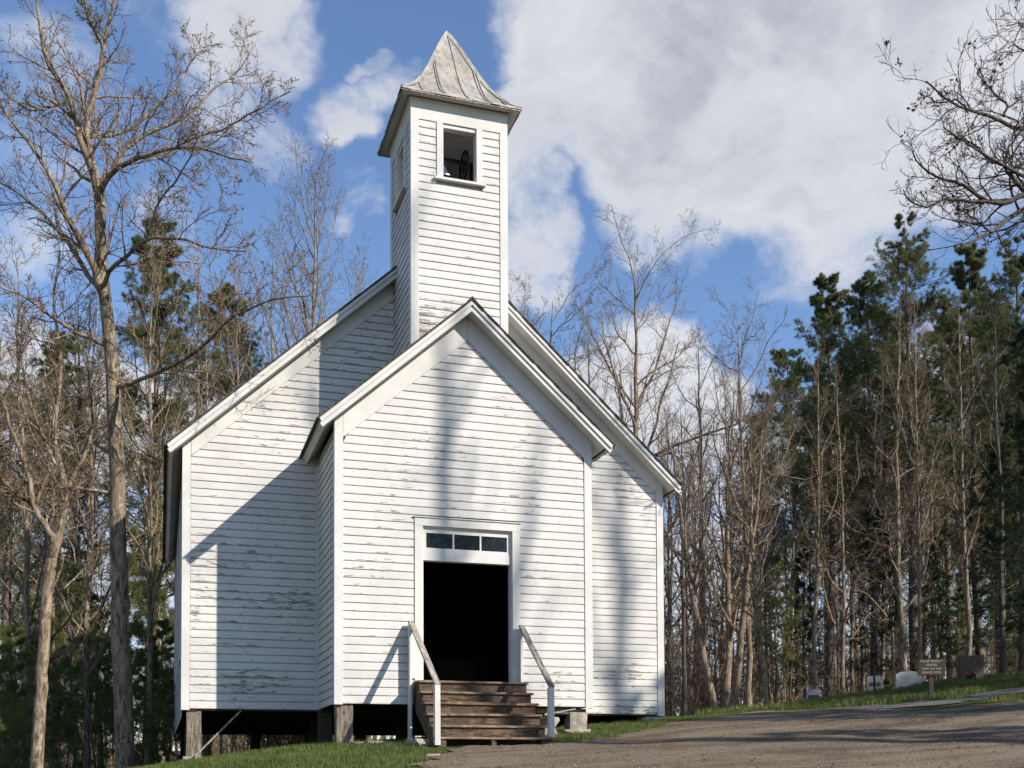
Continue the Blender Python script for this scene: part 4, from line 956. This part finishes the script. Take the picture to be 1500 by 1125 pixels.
def needles(C, Dr, n, ln, w, spread=1.0):
    """fans of n thin needles at each point C along Dr"""
    m = len(C); d = Dr[:, None]+rng.normal(0, spread*.6, (m, n, 3)); d = nrm(d).reshape(-1, 3); c = np.repeat(C, n, 0)
    s = nrm(np.cross(d, rng.normal(size=d.shape))); L = (ln*rng.uniform(.6, 1.25, (len(d), 1)))
    V = np.stack([c-s*w*.5, c+s*w*.5, c+d*L+s*w*.25], 1).reshape(-1, 3)
    return V, np.arange(len(d))[:, None]*3+np.arange(3)
def pine_tree(h=22, r=.25, clear=.4, nb=46, wid=.18, mat=None, nn=5, ln=.15, w=.015, up=.03, bark=None, sub=11, pow_=.6, tuft=7, droop=0, dead=6, gap=.0):
    root = empty('pine_tree'); K = 14
    z = np.linspace(-.4, h, K); TP = np.stack([np.cumsum(rng.normal(0, .05, K)), np.cumsum(rng.normal(0, .05, K)), z], -1)[None]
    TP[:, :, :2] -= TP[:, :1, :2]
    t = np.linspace(0, 1, K); TR = (r*((1-t)**.85*.97+.03))[None]; TR[:, 0] *= 1.3
    L1, R1 = grow(TP, TR, nb, clear, .995, 1.22, 1, 8, .3, .07, up, len_abs=h*wid, lenprof=lambda t: (((1-t)/(1-clear))**pow_*.95+.07)*(.5+.5*np.minimum(1, (t-clear)/.12))*(.78+.22*np.sin(t*47)), droop=droop, skew=.75)
    if gap: k = np.sin(L1[:, 0, 2]*2.1)+rng.normal(0, .5, len(L1)) > -gap; L1 = L1[k]; R1 = R1[k]
    thick = [tubes(TP, TR, 10), tubes(L1, R1, 4)]
    if dead:
        Ld, Rd = grow(TP, TR, dead, .12, clear+.1, 1.35, 1, 6, .16, .12, -.01, len_abs=h*wid*.5, lenprof=lambda t: .6+0*t); thick.append(tubes(Ld, Rd, 3))
    L2, R2 = grow(L1, R1, sub, .25, 1.0, .8, .38, 5, .5, .12, up); R2 = np.maximum(R2, .005)
    L3, R3 = grow(L2, R2, tuft, .2, 1.0, .7, .42, 3, .5, .15, up*1.2); R3 = np.maximum(R3, .004)
    tw = [tubes(L2, R2, 3)]
    C = [L2[:, -1], L1[:, -1]]; Dd = [L2[:, -1]-L2[:, -2], L1[:, -1]-L1[:, -2]]
    for f_ in (.15, .45, .75, 1.0):
        a_ = L3[:, 0]*(1-f_)+L3[:, -1]*f_; C.append(a_+rng.normal(0, .02, a_.shape)); Dd.append(L3[:, -1]-L3[:, 0])
    for k_ in (2, 3): C.append(L2[:, k_]); Dd.append(L2[:, k_]-L2[:, k_-1])
    C = np.concatenate(C); Dd = nrm(nrm(np.concatenate(Dd))+np.array([0, 0, .2]))
    V, F = merge(thick); link('trunk', fastmesh('trunk', V, F, True), bark or M_BARKP, root)
    two_mat('crown', tw, [needles(C, Dd, nn, ln, w)], M_TWIGD, mat or M_PINE, root)
    return root
def dup(root, name):
    r = root.copy(); r.name = name; col.objects.link(r)
    for c in list(root.children):
        k = c.copy(); col.objects.link(k); k.parent = r
    return r
class Kind:
    def __init__(s, make, name): s.make = make; s.name = name; s.first = True; s.proto = None
    def get(s):
        if s.proto is None: s.proto = s.make(); s.proto.name = s.name; return s.proto
        return dup(s.proto, s.name)
K_ = {
 'oak': [Kind(lambda: bare_tree(20, .24, .05, .30, 19, .85, .46, .07, .17, kids=(9, 8, 5), leaves=26, lpow=.35), 'oak_tree'),
         Kind(lambda: bare_tree(19, .22, .06, .34, 15, .8, .44, .08, .19, M_BARK, M_TWIG, kids=(9, 8, 5), leaves=14, lpow=.4), 'oak_tree')],
 'slim': [Kind(lambda: bare_tree(20, .15, .035, .30, 20, .65, .24, .10, .11, kids=(7, 6, 4), lpow=.6), 'bare_tree'),
          Kind(lambda: bare_tree(18, .13, .045, .22, 22, .75, .24, .06, .15, M_BARK, M_TWIG, kids=(7, 6, 4)), 'bare_tree'),
          Kind(lambda: bare_tree(21, .17, .03, .42, 16, .6, .28, .12, .12, M_BARKD, M_TWIGD, kids=(6, 5, 3)), 'bare_tree'),
          Kind(lambda: bare_tree(15, .10, .06, .15, 20, .8, .30, .06, .17, M_BARK, M_TWIG, kids=(7, 6, 4)), 'bare_tree')],
 'poplar': [Kind(lambda: bare_tree(26, .17, .015, .28, 34, .48, .30, .12, .07, kids=(9, 6, 3), buds=.25, lpow=.55), 'poplar_tree'),
            Kind(lambda: bare_tree(22, .12, .02, .25, 28, .5, .26, .12, .08, kids=(7, 6, 3), buds=.25, lpow=.55), 'poplar_tree')],
 'multi': [Kind(lambda: bare_tree(17, .19, .05, .22, 11, .6, .44, .11, .14, kids=(8, 8, 4), stems=3, lpow=.35), 'bare_tree')],
 'brush': [Kind(lambda: bare_tree(3.2, .022, .10, .08, 8, .6, .5, .06, .2, kids=(5, 4, 3), stems=5, twr=.004), 'bare_shrub'),
           Kind(lambda: bare_tree(2.4, .018, .12, .05, 8, .7, .6, .03, .25, M_TWIG, M_TWIG, kids=(5, 4, 3), stems=6, leaves=40, twr=.004), 'bare_shrub'),
           Kind(lambda: bare_tree(5.5, .035, .07, .15, 12, .6, .36, .06, .17, kids=(5, 4, 3), stems=2, twr=.0045), 'sapling')],
 'pine': [Kind(lambda: pine_tree(22, .24, .38, 120, .23), 'pine_tree'),
          Kind(lambda: pine_tree(20, .22, .28, 135, .24, pow_=.75, gap=.9), 'pine_tree'),
          Kind(lambda: pine_tree(24, .27, .42, 120, .22, gap=.7, up=.05), 'pine_tree')],
 'shade': [Kind(lambda: bare_tree(26, .30, .02, .62, 9, .5, .22, .10, .1, kids=(4, 3, 2)), 'bare_tree')],
 'hemlock': [Kind(lambda: pine_tree(16, .2, .10, 90, .25, M_HEM, nn=5, ln=.15, w=.022, up=-.02, sub=11, tuft=6, droop=.08, dead=0), 'hemlock_tree')],
 'young': [Kind(lambda: pine_tree(6.5, .05, .12, 52, .27, M_YPINE, nn=5, ln=.11, w=.0065, up=.07, sub=10, tuft=6, dead=5), 'young_pine'),
           Kind(lambda: pine_tree(5.0, .045, .06, 46, .33, M_YPINE, nn=5, ln=.11, w=.0065, up=.05, sub=10, tuft=6, dead=4), 'young_pine'),
           Kind(lambda: pine_tree(7.5, .07, .12, 50, .24, M_YPINE, nn=6, ln=.09, w=.009, up=-.01, sub=9, tuft=5, dead=3), 'young_hemlock')],
}
HS = {'oak': (20, 19), 'slim': (20, 18, 21, 15), 'poplar': (26, 22), 'multi': (17,), 'brush': (3.2, 2.4, 5.5), 'pine': (22, 20, 24), 'hemlock': (16,), 'young': (6.5, 5, 7.5)}
taken = []
def polar(u, D):
    """ground point seen in the direction of image column u at distance D along the view axis"""
    d = fwd+rgt2*(u-750)/FPX; p = CAM+d*D; return p[0], p[1]
def plant(kind, var, x, y, h, label, cat='tree', group=None, rot=None, fat=1.0, tilt=0.0):
    kd = K_[kind][var]; o = kd.get()
    if not hasattr(kd, 'top'): kd.top = max(max(b[2] for b in c.bound_box) for c in kd.proto.children)
    s = h/(kd.top*.99)
    o.location = (x, y, H(x, y)-.05); o.rotation_euler = (tilt*random.uniform(-1, 1) if (tilt and rot is None) else 0, tilt, random.uniform(0, 6.28) if rot is None else rot); o.scale = (s*fat, s*fat, s)
    for k in ('label', 'category', 'group', 'kind'):
        if k in o: del o[k]
    tag(o, label, cat, group); taken.append((x, y)); return o

def hero(key, name, label, **kw):
    h_ = HERO[key]; o = bare_tree(trunk_pts=h_['trunk'], limb_list=h_['limbs'], **kw)
    o.name = name; tag(o, label, 'tree'); return o
HT = HERO['A']['trunk'][0]
hero('A', 'bare_tree', 'tall pale-barked bare tree left of the church, its forked limbs filling the upper left sky', kids=(9, 8, 6), buds=.2, up=.05, wander=.14, twr=.0058)
hero('B', 'bare_tree', 'crooked bare tree at the left edge whose trunk forks low into sunlit limbs', kids=(8, 8, 6), up=.06, wander=.14, twr=.0058)
hero('C', 'oak_tree', 'dark crooked oak branches with a few dead leaves reaching in from the right edge', kids=(9, 6, 4), leaves=60, up=.06, wander=.17, twr=.0055, bark=M_BARKD, twig=M_TWIGD)
for (key) in 'ABC': taken.append(tuple(HERO[key]['trunk'][0][0][:2]))
def PL(kind, var, u, D, top, label, group=None, **kw):
    """u: image column used only to choose a bearing; top: height of the top above the camera in m"""
    x, y = polar(u, D); return plant(kind, var, x, y, top-H(x, y)+CAM[2], label, group=group, **kw)
el = lambda v, D: (1128-v)/FPX*D
# left of the church
PL('poplar', 1, 217, 30, el(235, 30), 'straight slender sunlit trunk just left of the church eave')
PL('slim', 3, 128, 31, el(400, 31), 'thin forked sunlit tree between the two large left trunks')
PL('slim', 1, 30, 27, el(330, 27), 'slender leaning bare tree at the far left edge of the woods')
PL('oak', 1, -60, 34, el(260, 34), 'bare spreading tree cut by the left edge of the picture')
PL('slim', 2, 105, 40, el(380, 40), 'dark straight bare tree deep behind the forked left tree')
PL('slim', 0, 285, 38, el(300, 38), 'bare tree rising behind the left roof edge of the church')
PL('pine', 1, 218, 38, el(300, 38), 'tall thin-crowned pine behind the large left tree')
PL('pine', 0, 330, 44, el(400, 44), 'pine showing dull green above the lower left roof slope')
PL('slim', 3, 75, 29, el(560, 29), 'thin pale trunk between the two large left trees')
PL('slim', 3, 148, 36, el(500, 36), 'thin sunlit trunk just left of the large pale trunk', tilt=.04)
PL('slim', 1, 238, 40, el(420, 40), 'bare tree close to the left wall of the church')
PL('pine', 2, 10, 36, el(540, 36), 'dark pine low at the left edge of the woods')
PL('pine', 0, 80, 50, el(470, 50), 'distant pine between the two large left trunks')
# behind the left roof slope
PL('poplar', 0, 455, 42, el(178, 42), 'tallest slender bare poplar behind the left roof slope', rot=1.0, fat=1.15)
PL('poplar', 1, 396, 45, el(285, 45), 'thin bare poplar left of the tallest one behind the roof')
PL('poplar', 1, 525, 46, el(325, 46), 'thin bare poplar nearest the bell tower on its left')
PL('poplar', 1, 345, 40, el(330, 40), 'thin bare poplar with pale stem left of the roof')
PL('slim', 1, 305, 33, el(420, 33), 'twisted bare tree close behind the left eave')
# right of the tower
PL('oak', 1, 800, 43, el(360, 43), 'crooked bare oak close to the right side of the bell tower', rot=.6)
PL('slim', 3, 765, 46, el(395, 46), 'bare tree top showing beside the bell tower')
PL('oak', 0, 932, 41, el(285, 41), 'tall oak standing clear above the right roof slope, few dead leaves at its top', rot=2.1, fat=.95)
PL('slim', 0, 868, 47, el(430, 47), 'bare tree low behind the right roof slope')
PL('multi', 0, 1062, 33, el(430, 33), 'broad bare tree of several rising stems right of the church', rot=.4)
PL('oak', 1, 1098, 34, el(390, 34), 'tall rough-barked bare tree beside the several-stemmed one', rot=3.0, fat=.7)
PL('slim', 2, 1003, 36, el(560, 36), 'dark bare trunk just right of the church corner')
PL('slim', 3, 985, 41, el(600, 41), 'thin bare tree next to the right corner board of the church')
PL('slim', 1, 1125, 31, el(560, 31), 'leaning bare grey tree with a bent trunk', tilt=.10, fat=1.3)
PL('slim', 0, 1195, 36, el(470, 36), 'slender tree with sunlit lower trunk behind the leftmost gravestone')
PL('slim', 3, 1236, 37, el(520, 37), 'thin sunlit trunk between the two small gravestones')
# right pines and the trees among them
for u, D, v, k, lb in ((1215, 50, 392, 1, 'pine with dense top right of the tall bare oak'), (1170, 56, 500, 0, 'lower pine left of the dense-topped pine'),
    (1282, 47, 385, 0, 'dark pine between the two highest pines'), (1345, 45, 305, 2, 'highest pine, its top just left of the overhanging oak branches'),
    (1440, 43, 345, 1, 'pine behind the overhanging oak branches'), (1500, 40, 330, 2, 'tall pine at the right edge of the picture'),
    (1395, 53, 430, 0, 'pine filling the gap behind the two tall right pines'), (1250, 60, 520, 2, 'far pine low between the right-hand pines'),
    (1560, 38, 380, 0, 'pine just beyond the right edge'), (1320, 62, 450, 1, 'far pine behind the highest pine'), (1110, 62, 600, 1, 'far pine seen low between bare trunks right of the church'), (1470, 55, 420, 2, 'far pine at the right behind the overhanging branches')):
    PL('pine', k, u, D, el(v, D), lb)
PL('poplar', 1, 1350, 34, el(395, 34), 'straight grey bare trunk standing before the highest pine')
PL('slim', 0, 1420, 36, el(420, 36), 'bare tree with sunlit trunk behind the tall brown gravestone')
PL('slim', 2, 1472, 35, el(380, 35), 'dark bare trunk near the right edge above the road')
PL('hemlock', 0, 1545, 27, el(400, 27), 'very dark hemlock closing the right edge of the picture')
PL('hemlock', 0, 1470, 42, el(640, 42), 'dark hemlock behind the tall brown gravestone')
PL('hemlock', 0, 1285, 42, el(740, 42), 'dark hemlock behind the wide pale gravestone')
PL('hemlock', 0, 1180, 46, el(800, 46), 'low dark hemlock among trunks right of the church')
PL('hemlock', 0, 1370, 40, el(800, 40), 'dark low hemlock right behind the brown sign')
PL('young', 2, 1135, 37, el(790, 37), 'small hemlock beside the leaning grey tree')
# young pines at the left
for i, (u, D, v, k) in enumerate(((12, 24, 905, 1), (105, 31, 810, 0), (235, 37, 730, 0), (178, 35, 800, 0), (55, 29, 860, 1), (265, 41, 780, 0), (-20, 23, 850, 1), (140, 33, 920, 1))):
    PL('young', k, u, D, el(v, D), ('bright green young pine at the bottom left corner', 'young pine between the two large left trunks', 'young pine close to the left wall of the church', 'young pine overlapping the large pale trunk', 'young pine behind the crooked left tree', 'young pine far behind the left post of the church', 'young pine cut by the left edge', 'lowest young pine left of the large pale trunk')[i], 'young pines left of the church')
for i, (u, D, v) in enumerate(((28, 26, 985), (92, 27, 1010), (150, 29, 990), (222, 31, 940), (250, 34, 900), (205, 27, 1020), (60, 32, 930), (-10, 27, 960), (120, 36, 860), (248, 29, 985))):
    PL('young', i % 2, u, D, el(v, D), 'low bright green pine sapling in the undergrowth left of the church', 'pine saplings in the left undergrowth', fat=1.25)
# woods behind: slender trees that nothing tells apart
def far(n, umin, umax, dmin, dmax, kinds, hmin, hmax, label, group, cat='tree', md=1.3, prob=None):
    c = 0; tries = 0
    while c < n and tries < n*60:
        tries += 1
        D = math.sqrt(random.uniform(dmin**2, dmax**2)); x, y = polar(random.uniform(umin, umax), D)
        if any((x-a)**2+(y-b_)**2 < md**2 for a, b_ in taken): continue
        if inpoly([x], [y], BANK)[0] or inpoly([x], [y], LOT)[0] or (-7 < x < 7 and y < 16) or inpoly([x], [y], [(5,2),(12,11),(26,15),(34,15),(30,-4),(7,-4)])[0]: continue
        k, v = random.choice(kinds)
        plant(k, v, x, y, random.uniform(hmin, hmax), label, cat, group, fat=random.uniform(.8, 1.15), tilt=random.choice((0, 0, .03, .06))); c += 1
S4 = [('slim', 0), ('slim', 1), ('slim', 2), ('slim', 3)]
far(26, -140, 330, 30, 75, S4+[('poplar', 1)], 11, 17, 'slender bare tree among the many in the woods left of the church', 'bare trees in the left woods')
far(12, 330, 900, 50, 80, S4, 12, 16, 'slender bare tree in the woods directly behind the church', 'bare trees behind the church')
far(62, 960, 1640, 38, 80, S4+[('poplar', 1), ('slim', 3)], 11, 18, 'slender bare tree among the many in the woods right of the church', 'bare trees in the right woods')
far(9, 1150, 1600, 55, 85, [('pine', 0), ('pine', 1), ('pine', 2)], 16, 22, 'pine deep in the woods right of the church', 'pines deep in the right woods')
far(4, -140, 280, 50, 85, [('pine', 0), ('pine', 1)], 14, 18, 'pine deep in the woods left of the church', 'pines deep in the left woods')
far(12, 1080, 1650, 37, 60, [('young', 2), ('young', 0), ('young', 2)], 4, 8, 'low evergreen in the understory right of the church', 'low evergreens in the right woods', md=1.0)
far(58, -140, 560, 28, 60, [('brush', 0), ('brush', 1), ('brush', 2)], 2.5, 5.5, 'leafless twiggy shrub in the undergrowth left of the church', 'leafless shrubs in the left woods', 'shrub', md=.8)
far(44, 300, 960, 37, 58, [('brush', 0), ('brush', 1), ('brush', 2)], 2, 4, 'leafless twiggy shrub in the undergrowth behind the church', 'leafless shrubs behind the church', 'shrub', md=.8)
far(62, 960, 1640, 34, 62, [('brush', 0), ('brush', 1), ('brush', 2)], 2.2, 5.5, 'leafless twiggy shrub in the undergrowth right of the church', 'leafless shrubs in the right woods', 'shrub', md=.8)
def far_woods():
    pt = []
    for k in range(620):
        D = random.uniform(95, 190); x, y = polar(random.uniform(-400, 1900), D); h = random.uniform(8, 16); z = H(x, y)
        TP = np.stack([np.cumsum(rng.normal(0, .12, 5))+x, np.cumsum(rng.normal(0, .12, 5))+y, np.linspace(z-.5, z+h, 5)], -1)[None]
        TR = np.linspace(.16, .03, 5)[None]; L1, R1 = grow(TP, TR, 12, .1, .98, .8, .28, 4, .4, .15, .08); L2, R2 = grow(L1, R1, 6, .1, .98, .8, .5, 3, .5, .15, .05)
        pt += [tubes(TP, TR, 4), tubes(L1, np.maximum(R1, .02), 3), tubes(L2, np.maximum(R2, .012), 3)]
    V, F = merge(pt); tag(link('far_woods', fastmesh('far_woods', V, F), M_TWIG), 'grey brown mass of distant bare woods seen between the nearer trunks', 'woods', kind='stuff')
far_woods()
# trees beside and behind the photographer, whose shade falls on the facade, the lot and the graveyard
def shade(kind, var, x, y, h, label, **kw): plant(kind, var, x, y, h, label, group='trees outside the picture to the right', **kw)
shade('shade', 0, 16.6, -20, 27.5, 'tall bare tree behind the photographer on the right', fat=1.0)
shade('shade', 0, 16.4, -22.8, 27, 'tall bare tree behind the photographer on the right', fat=.7, tilt=.19, rot=0)
shade('shade', 0, 25.1, -22.5, 30, 'tall bare tree behind the photographer on the right', fat=1.15)
for x, y, h in ((21, -4.5, 15), (25, -7, 16), (29, -10, 17), (24, .5, 13), (33, -12, 18), (28, -2, 14), (20, -9.5, 13)):
    shade('pine', random.choice((0, 1, 2)), x, y, h, 'pine standing outside the picture beside the gravel lot')
for x, y, h in ((36, -4, 17), (40, -12, 19), (33, 3, 14)):
    shade('pine', random.choice((0, 1, 2)), x, y, h, 'pine standing outside the picture beside the gravel lot')
for x, y, h in ((12.5, -14, 9), (16, -13, 12), (19, -15, 15)):
    shade('hemlock', 0, x, y, h, 'hemlock standing outside the picture beside the gravel lot', fat=.8)

for x, y, h in ((7, -38, 17), (11, -41, 19), (14, -37, 16), (4, -44, 18), (18, -45, 20)):
    shade('pine', random.choice((0, 1)), x, y, h, 'pine standing far behind the photographer')
for x, y, h in ((9, -34, 16), (13, -44, 18), (5, -36, 15)):
    shade('slim', random.choice((0, 1, 3)), x, y, h, 'bare tree standing far behind the photographer')

# fallen leaves on the lot and the lawn: nobody could count them
n_ = 2600; lx = rng.uniform(-7, 18, n_); ly = rng.uniform(-12, 3, n_); k_ = ~inpoly(lx, ly, [(-1.1, -1.9), (1, -1.9), (1, .2), (4.8, .2), (4.8, 4), (-4.8, 4), (-4.8, .2), (-1.1, .2)])
lx = lx[k_]; ly = ly[k_]; C_ = np.stack([lx, ly, hgt(lx, ly)+.03], -1); V, F = quads_at(C_, .055, .6); V[:, 2] = (V[:, 2]-np.repeat(C_[:, 2], 4))*.3+np.repeat(C_[:, 2], 4)
tag(link('fallen_leaves', fastmesh('fallen_leaves', V, [F]), M_DRY), 'dry brown leaves scattered over the gravel and grass', 'leaves', kind='stuff')
